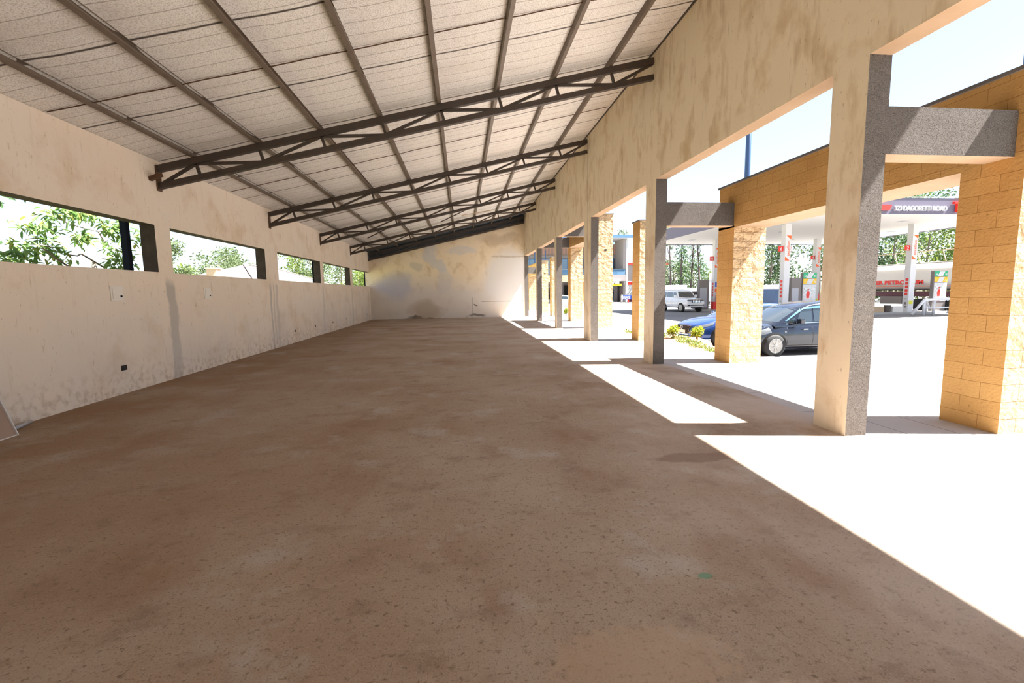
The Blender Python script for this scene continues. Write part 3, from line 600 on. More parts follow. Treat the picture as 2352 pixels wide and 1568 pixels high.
# trees beyond the forecourt
RT = []
specs = [(30.0, 63.1, 12, 2.2, 'thin half-bare tree behind the parked off-roader, leftmost', m_leaf_grey, 260, .35, .30),
    (32.7, 64.8, 12.6, 1.7, 'tall thin tree with tufts left of the white canopy column', m_leaf_dark, 900, .35, .2),
    (35.2, 67.4, 12.8, 1.0, 'bare tall trunk left of the column numbered eight', m_leaf_grey, 160, .35, .45),
    (35.0, 64.0, 12.4, 1.3, 'dark bare tall trunk behind the petrol pump booth', m_leaf_dark, 220, .35, .4),
    (36.2, 61.8, 12.2, 1.4, 'tall thin trunk beside the column numbered eight', m_leaf_grey, 300, .4, .3),
    (34.0, 70.3, 6.0, 3.8, 'mid-green bush tree behind the white off-roader', m_leaf_grey, 2800, .38, .05),
    (40.5, 76.4, 7.0, 3.8, 'dark bush tree behind the petrol pump booth', m_leaf_dark, 2800, .38, .05),
    (33.0, 75.0, 6.0, 3.4, 'bush tree at the left end of the forecourt hedge', m_leaf_dark, 2400, .36, .05),
    (41.0, 68.6, 5.2, 2.6, 'fresh green bush tree beside the column numbered eight', m_leaf, 2400, .32, .05),
    (39.8, 56.0, 14, 3.6, 'dark eucalyptus left of the column numbered six', m_leaf_dark, 3000, .35, .12),
    (45.3, 61.5, 17, 3.8, 'grey eucalyptus between the two middle canopy columns', m_leaf_grey, 3200, .35, .15),
    (44.8, 53.0, 16, 3.6, 'eucalyptus right of the column numbered four', m_leaf_dark, 3000, .35, .15),
    (51.5, 58.3, 15, 4.2, 'dark tall eucalyptus beside the nearest concrete column', m_leaf_dark, 3000, .38, .05),
    (57.5, 55.6, 14, 4.6, 'dense green tree behind the left half of the tanker', m_leaf_dark, 4600, .38, .03),
    (64.3, 57.4, 15, 5.0, 'dense green tree behind the tanker tank', m_leaf, 4800, .38, .03),
    (60.8, 49.2, 13, 4.8, 'bright green tree behind the right half of the tanker', m_leaf, 4800, .36, .03),
    (67.6, 51.3, 15, 4.8, 'dark green tree at the right end of the tanker', m_leaf_dark, 4400, .38, .03),
    (78.2, 62.0, 22, 6.5, 'tall tree showing above the canopy sign', m_leaf_dark, 4200, .45, .1),
    (80.1, 75.8, 20, 6.0, 'tree showing above the left end of the canopy sign', m_leaf_grey, 3600, .5, .1),
    (33.2, 97.0, 14.5, 2.6, 'far tree above the blue shop roof', m_leaf_grey, 1300, .45, .3),
    (39.5, 94.6, 12, 3.0, 'far tree right of the blue-roofed shop', m_leaf_grey, 1500, .45, .2)]
for i, (x, y, h, sp, lb, m, n, lf, bare) in enumerate(specs):
    tree((x, y, -.5), h, sp, lb, m, n, lf, seed=200+i, name='roadside_tree', group='trees beyond the forecourt', bare=bare, nb=13, trunk=.16, bark=(m_bark_d if n < 1000 else m_bark))
# planting bed at the walkway edge
bed = MB(); bp = [(6.0, 18.5), (6.62, 18.0), (7.4, 16.0), (8.0, 14.7), (7.7, 13.4), (7.0, 12.0), (6.55, 10.7), (6.35, 12.2), (6.2, 14.0)]
bed.add([(x, y, -.03) for x, y in bp]+[(x, y, -.3) for x, y in bp], [list(range(9))]+[[i, (i+1) % 9, (i+1) % 9+9, i+9] for i in range(9)]); struct(bed.build('flower_bed_soil', m_earth))
bl = [(6.5, 11.3, 0, .14, .35, .07), (6.65, 12.2, 0, .2, .4, .08), (6.9, 13.2, .0, .3, .5, .08), (7.2, 14.4, .0, .3, .5, .07), (6.9, 15.5, 0, .35, .6, .06), (6.6, 17, 0, .3, .7, .05)]
gc = foliage('ground_cover', bl, 1500, .07, m_leaf, None, 3); tag(gc, 'low green ground cover spreading along the walkway flower bed', 'plants', kind='stuff')
m_pink = mat('mauve_petals', (.55, .40, .60), .7)
rnd = random.Random(5)
for i in range(14):
    b = bl[i % 4]; x, y = b[0]+rnd.uniform(-.15, .15), b[1]+rnd.uniform(-.3, .3); e = empty('flower', (x, y, -.03), 'small mauve flower on a thin stem in the walkway flower bed', 'flower', 'mauve flowers in the bed')
    MB().tube([(0, 0, 0), (.01, 0, .10)], .004, 4).build('stem', m_leaf, e)
    w = MB()
    for k in range(5):
        t = k*1.257; w.add([(.01, 0, .10), (.01+.022*math.cos(t-.4), .022*math.sin(t-.4), .108), (.01+.034*math.cos(t), .034*math.sin(t), .112), (.01+.022*math.cos(t+.4), .022*math.sin(t+.4), .108)], [(0, 1, 2, 3)])
    w.build('petals', m_pink, e, fixn=False)
for (x, y, h, r, lb) in ((7.42, 13.7, .50, .19, 'lime-green shrub in front of the dark blue car, right'), (7.05, 14.6, .46, .20, 'lime-green shrub in front of the dark blue car, left'),
                      (6.70, 29.0, .60, .14, 'small lime conifer by the far pillars, left'), (7.10, 29.0, .60, .14, 'small lime conifer by the far pillars, right'), (6.95, 26.6, .5, .16, 'small green shrub at the foot of the lintel pillar')):
    e = empty('garden_shrub', (x, y, -.06), lb, 'shrub', 'lime shrubs'); w = MB()
    for k in range(5): t = k*1.25; w.tube([(0, 0, 0), (.04*math.cos(t), .04*math.sin(t), h*.4), (.1*math.cos(t), .1*math.sin(t), h*.8)], [.01, .008, .004], 5)
    w.build('stem', m_bark, e); foliage('foliage', [(0, 0, h*.65, r, r, h*.32), (r*.4, .03, h*.8, r*.5, r*.5, h*.2), (-r*.4, .02, h*.5, r*.6, r*.6, h*.2)], 420, .075, m_leaf_lime, e, int(x*10), .6)

# ------------------------------------------------------------------ cars
def bvh(o):
    me = o.data; return BVHTree.FromPolygons([v.co.copy() for v in me.vertices], [tuple(p.vertices) for p in me.polygons])
def subsurf(o, lv):
    o.modifiers.new('s', 'SUBSURF').levels = lv
    me = bpy.data.meshes.new_from_object(o.evaluated_get(bpy.context.evaluated_depsgraph_get())); old = o.data; nm = old.name
    o.modifiers.clear(); o.data = me; bpy.data.meshes.remove(old); me.name = nm
    me.polygons.foreach_set('use_smooth', [True]*len(me.polygons)); return o
def drape(trees, corners, axis, off=.006, nu=8, nv=5, side=1, mb=None, mi=0):
    """corners: four (a, b) points; axis 'y': (x, z) cast from side*y; axis 'x': (y, z) cast from side*x; 'z': (x, y) cast down"""
    mb = mb or MB(); vs = []; ok = []
    for j in range(nv+1):
        for i in range(nu+1):
            u, v = i/nu, j/nv
            a = [(1-u)*(1-v)*corners[0][k]+u*(1-v)*corners[1][k]+u*v*corners[2][k]+(1-u)*v*corners[3][k] for k in (0, 1)]
            if axis == 'y': o_, d = Vector((a[0], 4*side, a[1])), Vector((0, -side, 0))
            elif axis == 'x': o_, d = Vector((4*side, a[0], a[1])), Vector((-side, 0, 0))
            else: o_, d = Vector((a[0], a[1], 5)), Vector((0, 0, -1))
            best = None
            for t in trees:
                h = t.ray_cast(o_, d)
                if h[0] and (best is None or h[3] < best[1]): best = (h[0]-d*off, h[3])
            ok.append(best is not None); vs.append(best[0] if best else Vector((0, 0, 0)))
    fs = [(j*(nu+1)+i, j*(nu+1)+i+1, (j+1)*(nu+1)+i+1, (j+1)*(nu+1)+i) for j in range(nv) for i in range(nu)]
    fs = [f for f in fs if all(ok[k] for k in f)]
    return mb.add(vs, fs, mi, True)
def wheel(e, x, y, r, wdt, side, spokes, wide, rimr=.68):
    w = MB().lathe([(r*.62, -wdt/2), (r*.93, -wdt/2), (r, -wdt*.38), (r, wdt*.38), (r*.93, wdt/2), (r*.62, wdt/2)], (0, 0, 0), 'y', 28)
    t = w.build('wheel', m_tyre, e); t.location = (x, y, r)
    rm = MB().lathe([(r*rimr, side*wdt*.51), (r*(rimr-.03), side*wdt*.54), (r*(rimr-.07), side*wdt*.50), (r*(rimr-.07), side*wdt*.2)], (0, 0, 0), 'y', 28)
    for k in range(spokes):
        a = 2*math.pi*k/spokes+.2; ca, sa = math.cos(a), math.sin(a); rr = r*(rimr-.05)
        rm.bar((ca*r*.08, side*wdt*.52, sa*r*.08), (ca*rr, side*wdt*.49, sa*rr), wide*r, .02, upd=(0, 1, 0))
    rm.lathe([(r*.15, side*wdt*.45), (r*.15, side*wdt*.56), (0, side*wdt*.57)], (0, 0, 0), 'y', 14)
    rm.build('rim', m_alloy, t)
    MB().lathe([(r*.6, side*wdt*.12), (0, side*wdt*.12)], (0, 0, 0), 'y', 18).build('spoke_gap_shade', m_holes, t)  # near-black disc painted as the shade behind the spokes
def car(name, lb, loc, rz, paint, st, W, gh, zb_gh, wt, wheels, r, sides, shield, rear, extra=None, spokes=8, wide=.13, group='cars on the forecourt', sx=1):
    """st: body stations (x, zbot, ztop, halfwidth factor); gh: roof stations (x, z)"""
    e = empty(name, loc, lb, 'car', group, rz); b = MB(); vs = []; n = None
    for x, zb, zt_, k in st:
        w = W*k; h = zt_-zb
        half = [(0, zb), (w*.75, zb), (w*.95, zb+.06), (w, zb+h*.35), (w*.995, zb+h*.62), (w*.95, zt_-.09), (w*.82, zt_-.015), (w*.4, zt_+.01)]
        ring = half+[(0, zt_+.02)]+[(-y, z) for y, z in half[:0:-1]]; n = len(ring); vs += [(x, y, z) for y, z in ring]
    m_ = len(st); fs = [(i*n+k, i*n+(k+1) % n, (i+1)*n+(k+1) % n, (i+1)*n+k) for i in range(m_-1) for k in range(n)]
    fs += [list(range(n)), [(m_-1)*n+k for k in range(n)][::-1]]
    b.add(vs, fs); body = subsurf(b.build('body', paint, e), 2)
    g_ = MB(); vs = []
    for x, z in gh:
        t = (z-zb_gh)/(max(q[1] for q in gh)-zb_gh); wb = W*.93; w2 = wb+(wt*W-wb)*t; zz = zb_gh-.12
        half = [(wb, zz), (w2+(wb-w2)*.02, max(zz+.01, z-.06)), (w2*.93, max(zz+.02, z-.012)), (w2*.5, max(zz+.02, z+.012))]
        ring = half+[(0, max(zz+.02, z+.02))]+[(-y, q) for y, q in half[::-1]]; n = len(ring); vs += [(x, y, q) for y, q in ring]
    g_.add(vs, [(i*n+k, i*n+k+1, (i+1)*n+k+1, (i+1)*n+k) for i in range(len(gh)-1) for k in range(n-1)], smooth=True)
    roof = g_.build('cabin', paint, e); T = [bvh(body), bvh(roof)]
    for s_ in (1, -1):
        for q in sides: drape(T[1:], q, 'y', .006, 8, 4, s_).build('side_window', m_glass, e, fixn=False)
        for (x, yy) in wheels:
            w = MB(); a = [(x+(r+.055)*math.cos(t), r+(r+.055)*math.sin(t)) for t in np.linspace(-.35, math.pi+.35, 13)]
            for p, q in zip(a, a[1:]): drape(T[:1], [(x, r), p, q, (x, r)], 'y', .004, 4, 2, s_, w)
            w.build('wheel_arch', m_holes, e, fixn=False)
            wheel(e, x, s_*(W-.10), r, .22, s_, spokes, wide)
    drape(T, shield, 'x', .006, 8, 5, 1).build('windscreen', m_glass, e, fixn=False)
    drape(T, rear, 'x', .006, 8, 5, -1).build('rear_window', m_glass, e, fixn=False)
    if extra: extra(e, T)
    if sx != 1:
        for o in e.children:
            if o.name.startswith('wheel') and not o.name.startswith('wheel_arch'): o.location.x *= sx
            elif o.name.startswith('wheel_arch'):
                cx = sum(v.co.x for v in o.data.vertices)/len(o.data.vertices)
                cx = min(wheels, key=lambda w: abs(w[0]-cx))[0]
                for v in o.data.vertices: v.co.x += cx*(sx-1)
            else:
                for v in o.data.vertices: v.co.x *= sx
    return e
def seam(T, e, xs, z0, z1, s_):
    for x in xs: drape(T[:1], [(x-.005, z0), (x+.005, z0), (x+.005, z1), (x-.005, z1)], 'y', .003, 1, 10, s_).build('door_seam', m_holes, e, fixn=False)

m_navy = mat('dark_blue_metallic', (.015, .05, .20), .22, metal=.35, coat=1, spec=.6)
m_blackcar = mat('blue_black_metallic', (.004, .006, .014), .12, metal=.0, coat=1, spec=.6)
m_whitecar = mat('white_car_paint', (.80, .80, .80), .25, coat=1)
# dark blue hatchback parked nose to the walkway
def ex_m(e, T):
    for s_ in (1, -1):
        drape(T[:1], [(1.55, .74), (2.12, .60), (2.14, .70), (1.45, .85)], 'y', .008, 8, 3, s_).build('headlamp', m_lamp, e, fixn=False)
        seam(T, e, (-.85, .15, 1.05), .3, .88, s_)
        w = MB(); w.tube([(.50, s_*.80, 1.03), (.50, s_*.92, 1.05)], .025, 6); w.lathe([(.02, -.08), (.06, -.05), (.06, .05), (.03, .07)], (.52, s_*.96, 1.08), 'y', 12); w.build('wing_mirror', m_navy, e)
        drape(T[:1], [(1.9, .33), (2.1, .33), (2.1, .43), (1.9, .40)], 'y', .006, 4, 2, s_).build('fog_lamp_recess', m_holes, e, fixn=False)
    drape(T[:1], [(-.42, .42), (.42, .42), (.50, .70), (-.50, .70)], 'x', .010, 10, 4, 1).build('grille', m_holes, e, fixn=False)
    w = MB()
    for a, b in (((-.50, .70), (-.40, .42)), ((-.40, .41), (.40, .41)), ((.50, .70), (.40, .42))):
        drape(T[:1], [a, b, (b[0], b[1]-.02), (a[0], a[1]-.02)], 'x', .018, 8, 1, 1, w)
    w.build('chrome_surround', m_chrome, e, fixn=False)
    drape(T[:1], [(-.26, .44), (.26, .44), (.26, .55), (-.26, .55)], 'x', .03, 4, 2, 1).build('number_plate', m_plate, e, fixn=False)
    w = MB(); w.tube([(2.275, .08*math.cos(t), .635+.055*math.sin(t)) for t in np.linspace(0, 2*math.pi, 17)], .008, 5)
    w.tube([(2.275, -.06, .65), (2.277, -.02, .64), (2.277, 0, .615), (2.277, .02, .64), (2.275, .06, .65)], .008, 5); w.build('emblem', m_chrome, e)
    drape(T[:1], [(-.75, .24), (.75, .24), (.7, .30), (-.7, .30)], 'x', .006, 8, 2, 1).build('lower_intake', m_holes, e, fixn=False)
st_m = [(-2.21, .45, .80, .62), (-2.12, .28, .95, .86), (-1.7, .22, 1.0, .97), (-.6, .20, .98, 1), (.5, .20, 1.0, 1), (.9, .20, 1.01, .99), (1.35, .20, .97, .97), (1.75, .20, .89, .94), (2.08, .22, .79, .84), (2.25, .28, .68, .66)]
car('hatchback_car', 'dark blue hatchback with an oval grille emblem parked behind the flower bed', (10.28, 15.92, -.405), math.pi, m_navy, st_m, .90,
    [(.92, .97), (.62, 1.12), (.34, 1.27), (.08, 1.39), (-.25, 1.45), (-.7, 1.47), (-1.15, 1.44), (-1.6, 1.36), (-1.95, 1.18), (-2.15, .98)], 1.0, .72, [(1.24, 0), (-1.42, 0)], .325,
    [[(.45, 1.04), (.02, 1.04), (.0, 1.33), (.14, 1.31)], [(-.05, 1.04), (-.9, 1.04), (-.85, 1.38), (-.05, 1.35)], [(-.95, 1.04), (-1.5, 1.08), (-1.45, 1.27), (-.91, 1.37)]],
    [(-.72, 1.05), (.72, 1.05), (.58, 1.40), (-.58, 1.40)], [(-.62, 1.07), (.62, 1.07), (.52, 1.32), (-.52, 1.32)], ex_m, 10, .07)
# dark people carrier nearer the viewer
def ex_v(e, T):
    for s_ in (1, -1):
        drape(T[:1], [(1.55, .72), (2.15, .58), (2.12, .72), (1.60, .86)], 'y', .008, 8, 3, s_).build('headlamp', m_lamp, e, fixn=False)
        seam(T, e, (-1.05, .02, .98), .3, .92, s_)
        w = MB(); w.bar((.62, s_*.82, .98), (.62, s_*.93, 1.0), .10, .05); w.build('mirror_arm', m_blackcar, e)
        w = MB().box(.54, .70, s_*.98-.11, s_*.98+.11, .98, 1.12); w.build('wing_mirror', m_blackcar, e, bevel=.035)
        drape(T[:1], [(1.02, .71), (1.10, .71), (1.10, .755), (1.02, .755)], 'y', .012, 2, 2, s_).build('side_repeater', m_lamp, e, fixn=False)
        w = MB(); drape(T[1:], [(1.02, .955), (-1.7, 1.02), (-1.7, 1.04), (1.02, .975)], 'y', .010, 14, 1, s_, w); w.build('window_chrome_strip', m_chrome, e, fixn=False)
        w = MB(); drape(T[1:], [(.98, 1.06), (.35, 1.38), (.35, 1.44), (1.08, 1.05)], 'y', .03, 8, 1, s_, w); drape(T[1:], [(.35, 1.38), (-.9, 1.46), (-.9, 1.52), (.35, 1.44)], 'y', .03, 8, 1, s_, w)
        w.build('rain_visor', m_winblue, e, fixn=False)
        for x in (-.85, .25): MB().bar((x, s_*.905, .80), (x+.17, s_*.905, .80), .03, .025).build('door_handle', m_chrome, e)
        drape(T[:1], [(-1.0, .24), (1.0, .24), (1.0, .33), (-1.0, .33)], 'y', .008, 10, 1, s_).build('sill_strip', m_truss, e, fixn=False)
    w = MB(); w.tube([(1.22, .5, 1.0), (.98, -.1, 1.14)], .012, 5).tube([(1.22, -.2, 1.0), (.98, -.65, 1.12)], .012, 5); w.build('wiper', m_holes, e)
    drape(T[:1], [(-.45, .42), (.45, .42), (.5, .62), (-.5, .62)], 'x', .008, 8, 4, 1).build('grille', m_holes, e, fixn=False)
st_v = [(-2.3, .45, .90, .68), (-2.2, .28, 1.0, .90), (-1.7, .22, 1.03, .98), (-.6, .20, 1.0, 1), (.5, .20, .98, 1), (1.1, .20, .97, .99), (1.5, .20, .94, .97), (1.9, .21, .85, .92), (2.15, .24, .74, .80), (2.28, .32, .62, .62)]
car('people_carrier', 'blue-black people carrier with blue rain visors parked nearest the columns', (10.35, 13.27, -.42), math.pi, m_blackcar, st_v, .89,
    [(1.45, .92), (1.15, 1.08), (.8, 1.25), (.4, 1.43), (.05, 1.53), (-.5, 1.59), (-1.1, 1.59), (-1.7, 1.53), (-2.05, 1.38), (-2.25, 1.0)], .98, .78, [(1.44, 0), (-1.31, 0)], .325,
    [[(1.12, 1.00), (.70, 1.00), (.66, 1.12), (.66, 1.13)], [(.62, 1.01), (.0, 1.02), (.0, 1.42), (.42, 1.33)], [(-.07, 1.02), (-1.05, 1.05), (-1.0, 1.47), (-.05, 1.43)], [(-1.12, 1.05), (-1.9, 1.09), (-1.8, 1.36), (-1.08, 1.46)]],
    [(-.74, 1.02), (.74, 1.02), (.62, 1.46), (-.62, 1.46)], [(-.62, 1.08), (.62, 1.08), (.56, 1.42), (-.56, 1.42)], ex_v, 8, .10, sx=.84)
# white off-roader
def ex_p(e, T):
    for s_ in (1, -1):
        drape(T[:1], [(s_*.44, .98), (s_*.90, 1.0), (s_*.90, 1.14), (s_*.48, 1.12)], 'x', .02, 6, 3, 1).build('headlamp', m_lamp, e, fixn=False)
        drape(T[:1], [(s_*.62, .58), (s_*.82, .58), (s_*.82, .70), (s_*.62, .68)], 'x', .012, 3, 2, 1).build('fog_lamp', m_holes, e, fixn=False)
        seam(T, e, (-.9, .1, 1.05), .45, 1.1, s_)
        w = MB().box(.70, .84, s_*1.04-.11, s_*1.04+.11, 1.32, 1.52); w.bar((.77, s_*.86, 1.34), (.77, s_*.98, 1.38), .06); w.build('wing_mirror', m_whitecar, e, bevel=.03)
        MB().bar((-1.0, s_*.97, .42), (1.0, s_*.97, .42), .14, .04).build('side_step', m_whitecar, e)
        MB().bar((.2, s_*.66, 1.99), (-1.8, s_*.66, 2.0), .04, .04).build('roof_rail', m_alloy, e)
    drape(T[:1], [(-.40, .86), (.40, .86), (.45, 1.13), (-.45, 1.13)], 'x', .015, 8, 4, 1).build('grille', m_holes, e, fixn=False)
    w = MB()
    for k in range(5): y = -.32+.16*k; drape(T[:1], [(y-.03, .88), (y+.03, .88), (y+.03, 1.11), (y-.03, 1.11)], 'x', .04, 1, 3, 1, w)
    w.build('grille_bar', m_chrome, e, fixn=False)
    drape(T[:1], [(-.08, .95), (.08, .95), (.08, 1.04), (-.08, 1.04)], 'x', .06, 2, 2, 1).build('emblem', m_chrome, e, fixn=False)
    drape(T[:1], [(-.6, .60), (.6, .60), (.6, .65), (-.6, .65)], 'x', .02, 8, 1, 1).build('lower_intake', m_holes, e, fixn=False)
    drape(T[:1], [(-.27, .68), (.27, .68), (.27, .79), (-.27, .79)], 'x', .035, 4, 1, 1).build('number_plate', m_plate, e, fixn=False)
st_p = [(-2.35, .50, 1.15, .86), (-2.25, .42, 1.22, .95), (-1.7, .42, 1.26, .99), (-.6, .40, 1.25, 1), (.6, .40, 1.26, 1), (1.2, .42, 1.29, .99), (1.7, .42, 1.27, .98), (2.12, .42, 1.22, .97), (2.32, .44, 1.16, .94), (2.42, .48, 1.02, .86)]
car('off_roader', 'white off-roader facing the viewer between the second column and a stone pillar', (20.25, 40.6, -.43), math.atan2(-1, .11), m_whitecar, st_p, .95,
    [(1.10, 1.26), (.92, 1.45), (.72, 1.70), (.55, 1.86), (.25, 1.95), (-.6, 1.98), (-1.5, 1.97), (-2.05, 1.90), (-2.25, 1.65), (-2.34, 1.25)], 1.27, .80, [(1.50, 0), (-1.29, 0)], .40,
    [[(.80, 1.33), (.1, 1.33), (.1, 1.80), (.52, 1.78)], [(.03, 1.33), (-.95, 1.35), (-.92, 1.82), (.03, 1.80)], [(-1.02, 1.35), (-2.0, 1.37), (-1.95, 1.76), (-1.0, 1.82)]],
    [(-.78, 1.33), (.78, 1.33), (.66, 1.85), (-.66, 1.85)], [(-.7, 1.35), (.7, 1.35), (.6, 1.8), (-.6, 1.8)], ex_p, 6, .14, group='cars on the forecourt')
def ex_h(e, T):
    for s_ in (1, -1):
        drape(T, [(s_*.62, .82), (s_*.86, .80), (s_*.84, 1.12), (s_*.66, 1.12)], 'x', .02, 4, 4, -1).build('tail_lamp', m_redlens, e, fixn=False)
        drape(T, [(-2.1, .82), (-1.85, .86), (-1.9, 1.08), (-2.05, 1.1)], 'y', .012, 4, 4, s_).build('tail_lamp', m_redlens, e, fixn=False); seam(T, e, (-.85, .15, 1.05), .3, .88, s_)
        MB().bar((-.3, s_*.91, .82), (-.12, s_*.91, .82), .03, .025).build('door_handle', m_chrome, e)
    drape(T[:1], [(-.8, .3), (.8, .3), (.8, .42), (-.8, .42)], 'x', .006, 8, 1, -1).build('rear_bumper_strip', m_holes, e, fixn=False)
car('white_hatchback', 'white hatchback seen between the far columns, red tail lamp to the left', (14.1, 60.8, -.42), 0., m_whitecar, st_m, .88,
    [(1.12, .90), (.85, 1.04), (.55, 1.24), (.25, 1.40), (-.1, 1.48), (-.6, 1.50), (-1.1, 1.48), (-1.6, 1.38), (-1.95, 1.18), (-2.15, .93)], .95, .72, [(1.36, 0), (-1.34, 0)], .31,
    [[(.62, .99), (.12, .99), (.10, 1.34), (.28, 1.30)], [(.05, .99), (-.85, .99), (-.80, 1.40), (.03, 1.36)], [(-.9, .99), (-1.5, 1.04), (-1.45, 1.26), (-.86, 1.38)]],
    [(-.72, .98), (.72, .98), (.58, 1.40), (-.58, 1.40)], [(-.62, 1.02), (.62, 1.02), (.52, 1.32), (-.52, 1.32)], ex_h, 5, .14)

# ------------------------------------------------------------------ filling station canopy
CX0, CX1, CY0, CY1, CZ = 18.4, 38.2, 26.0, 44.5, 6.03
e = empty('station_canopy', (0, 0, 0), 'large flat filling station canopy with a violet-grey sign band', 'canopy')
MB().box(CX0+.1, CX1-.1, CY0+.1, CY1-.1, CZ+.06, CZ+.2).build('soffit', m_soffw, e)
MB().box(CX0+.05, CX1-.05, CY0+.05, CY1-.05, CZ+.2, CZ+.8).build('roof_deck', m_roof, e)
fa = MB().box(CX0, CX1, CY0, CY0+.08, CZ, CZ+.97).box(CX0, CX0+.08, CY0+.08, CY1-.08, CZ, CZ+.97).box(CX1-.08, CX1, CY0+.08, CY1-.08, CZ, CZ+.97).box(CX0, CX1, CY1-.08, CY1, CZ, CZ+.97).build('fascia', m_brandgrey, e)
MB().box(CX0, CX1, CY0-.02, CY0, CZ+1.0, CZ+1.05).build('top_rail', m_white, e)
text('lettering', '323 DAGORETTI ROAD', .40, m_white, fa, FRONT(26.55, CY0-.06, 6.23), .04, .006, xs=.87)
text('lettering', 'Total', .86, m_red, fa, FRONT(30.6, CY0-.10, 6.16), .08, .03)
MB().prism([(25.2, 6.55), (26.35, 6.55), (26.2, 6.24), (25.2, 6.24)], CY0-.12, CY0, 'y').build('red_emblem_block', m_red, fa)
for k in range(4):
    for j in range(3): MB().box(20.8+k*4.8, 21.3+k*4.8, 29+j*5.5, 29.5+j*5.5, CZ+.04, CZ+.065).build('ceiling_light', m_greyl, e)
def ccol(x, y, nl, nr, lb, red=False, shape='sq'):
    e = empty('canopy_column', (x, y, -.27), lb, 'column', 'canopy columns'); h = .22
    sh = MB().box(-h, h, -h, h, 0, CZ+.34); sh.build('shaft', m_white, e)
    tri = MB().prism([(-.16, 5.55), (.21, 5.55), (.21, 5.27)], -h-.006, -h, 'y').prism([(-.20, 4.08), (.17, 3.80), (-.20, 3.80)], -h-.006, -h, 'y'); tri.build('orange_triangle', m_orange, e)
    text('lettering', 'excellium', .30, m_orange, e, frame((.12, -h-.004, 4.12), (0, 0, 1), (-1, 0, 0)), .002, .004, xs=.95)
    w = MB()
    for k in range(5): w.box(-h-.006, -h, -.12, .10, 1.2+k*.26, 1.40+k*.26)
    w.build('red_marking', m_red, e)
    MB().box(-h-.006, -h, -.1, .08, .90, .96).box(-h-.006, -h, -.1, .08, .52, .70).box(-h-.006, -h, -.1, .08, .30, .42).build('pictogram_strip', m_greyp, e)
    if red: MB().box(-h-.01, h+.01, -h-.01, h+.01, 0, .7).build('red_plinth', m_red, e)
    else: MB().box(-.16, .16, -h-.008, -h, .55, .82).build('yellow_sticker', m_limey, e)
    for s_, t, yy in ((-1, nl, 0), (1, nr, .25)):
        bx = MB().box(s_*.39-.18, s_*.39+.18, yy-.05, yy+.05, 4.46, 4.83).build('number_sign', m_red, e, bevel=.02)
        text('digit', t, .36, m_white, bx, FRONT(s_*.39, yy-.056, 4.51), .003, .003, 'CENTER')
    return e
ccol(23.3, 40.1, '8', '7', 'white canopy column with a red plinth, signed 8 and 7', True)
c6 = ccol(23.1, 30.7, '6', '5', 'white canopy column signed 6 and 5, behind the parked cars')
ccol(33.0, 39.7, '4', '3', 'white canopy column signed 4, partly behind the nearest concrete column')
ccol(32.9, 30.5, '2', '1', 'white canopy column signed 2, in front of the tanker')
for x0, x1, y, lb in ((28.2, 36.6, 30.4, 'concrete island kerb under the column signed 2'), (19.6, 26.6, 30.7, 'concrete island kerb under the column signed 6'),
                      (21.75, 26.8, 40.2, 'concrete island kerb under the column signed 8'), (30.0, 36.0, 39.8, 'concrete island kerb under the column signed 4')):
    tag(MB().box(x0, x1, y-.75, y+.75, -.5, -.27).build('island_kerb', m_kerb, bevel=.03), lb, 'kerb', 'pump islands')
def booth(x, y, h, w_, lb, rz=0):
    e = empty('pump_pylon', (x, y, -.27), lb, 'pylon', 'taupe pylons on the pump islands', rz)
    MB().box(-w_/2, w_/2, -.2, .2, 0, h).build('casing', m_greyp, e, bevel=.02)
    MB().box(-w_/2+.06, w_/2-.22, -.215, -.2, .2, h-.75).build('screen', m_greyl, e)
booth(22.3, 40.35, 2.75, .95, 'taupe pylon with grey screen left of the column signed 8')
booth(24.15, 31.0, 2.60, .80, 'taupe pylon with grey screen right of the column signed 6')
def totem(x, y, lb):
    e = empty('advert_totem', (x, y, -.27), lb, 'sign', 'advert totems'); w_ = .52; h = 2.95
    MB().box(-w_-.06, w_, -.1, .14, 0, h).build('casing', m_greyp, e)
    def band(z0, z1, m, nm, t1, t2):
        b_ = MB().box(-w_, w_, -.115, -.10, z0, z1).build('header_band', m, e); MB().prism([(-.30, z0+.015), (.12, z0+.015), (.30, z1-.015), (-.12, z1-.015)], -.125, -.115, 'y').build('white_slash', m_white, b_)
        text('letter', t1, .2, m_white, b_, FRONT(-w_+.06, -.118, z0+.08), .002, .01); text('letter', t2, .2, m_white, b_, FRONT(w_-.2, -.118, z0+.08), .002, .01)
    band(h-.40, h-.02, m_green, 'g', 'N', 'N'); band(h-.82, h-.44, m_yellow, 'y', '+', 'A')
    MB().box(-w_, w_, -.115, -.10, .75, h-.86).build('white_board', m_white, e)
    p = MB().box(-w_+.08, w_-.08, -.122, -.115, 1.05, 1.90).build('poster', m_poster, e)
    w = MB().lathe([(0, 0), (.07, .002)], (-.10, -.125, 1.72), 'y', 12); w.prism([(-.22, 1.1), (-.02, 1.1), (.02, 1.4), (-.02, 1.62), (-.18, 1.62), (-.24, 1.4)], -.128, -.122, 'y'); w.build('printed_red_figure', m_red, p)
    text('fine_print', 'Total', .12, m_red, e, FRONT(-w_+.1, -.118, .86), .001, 0)
totem(25.3, 31.05, 'advert totem with green and yellow header behind the parked cars')
totem(35.2, 30.35, 'advert totem with green and yellow header behind the white barrier')
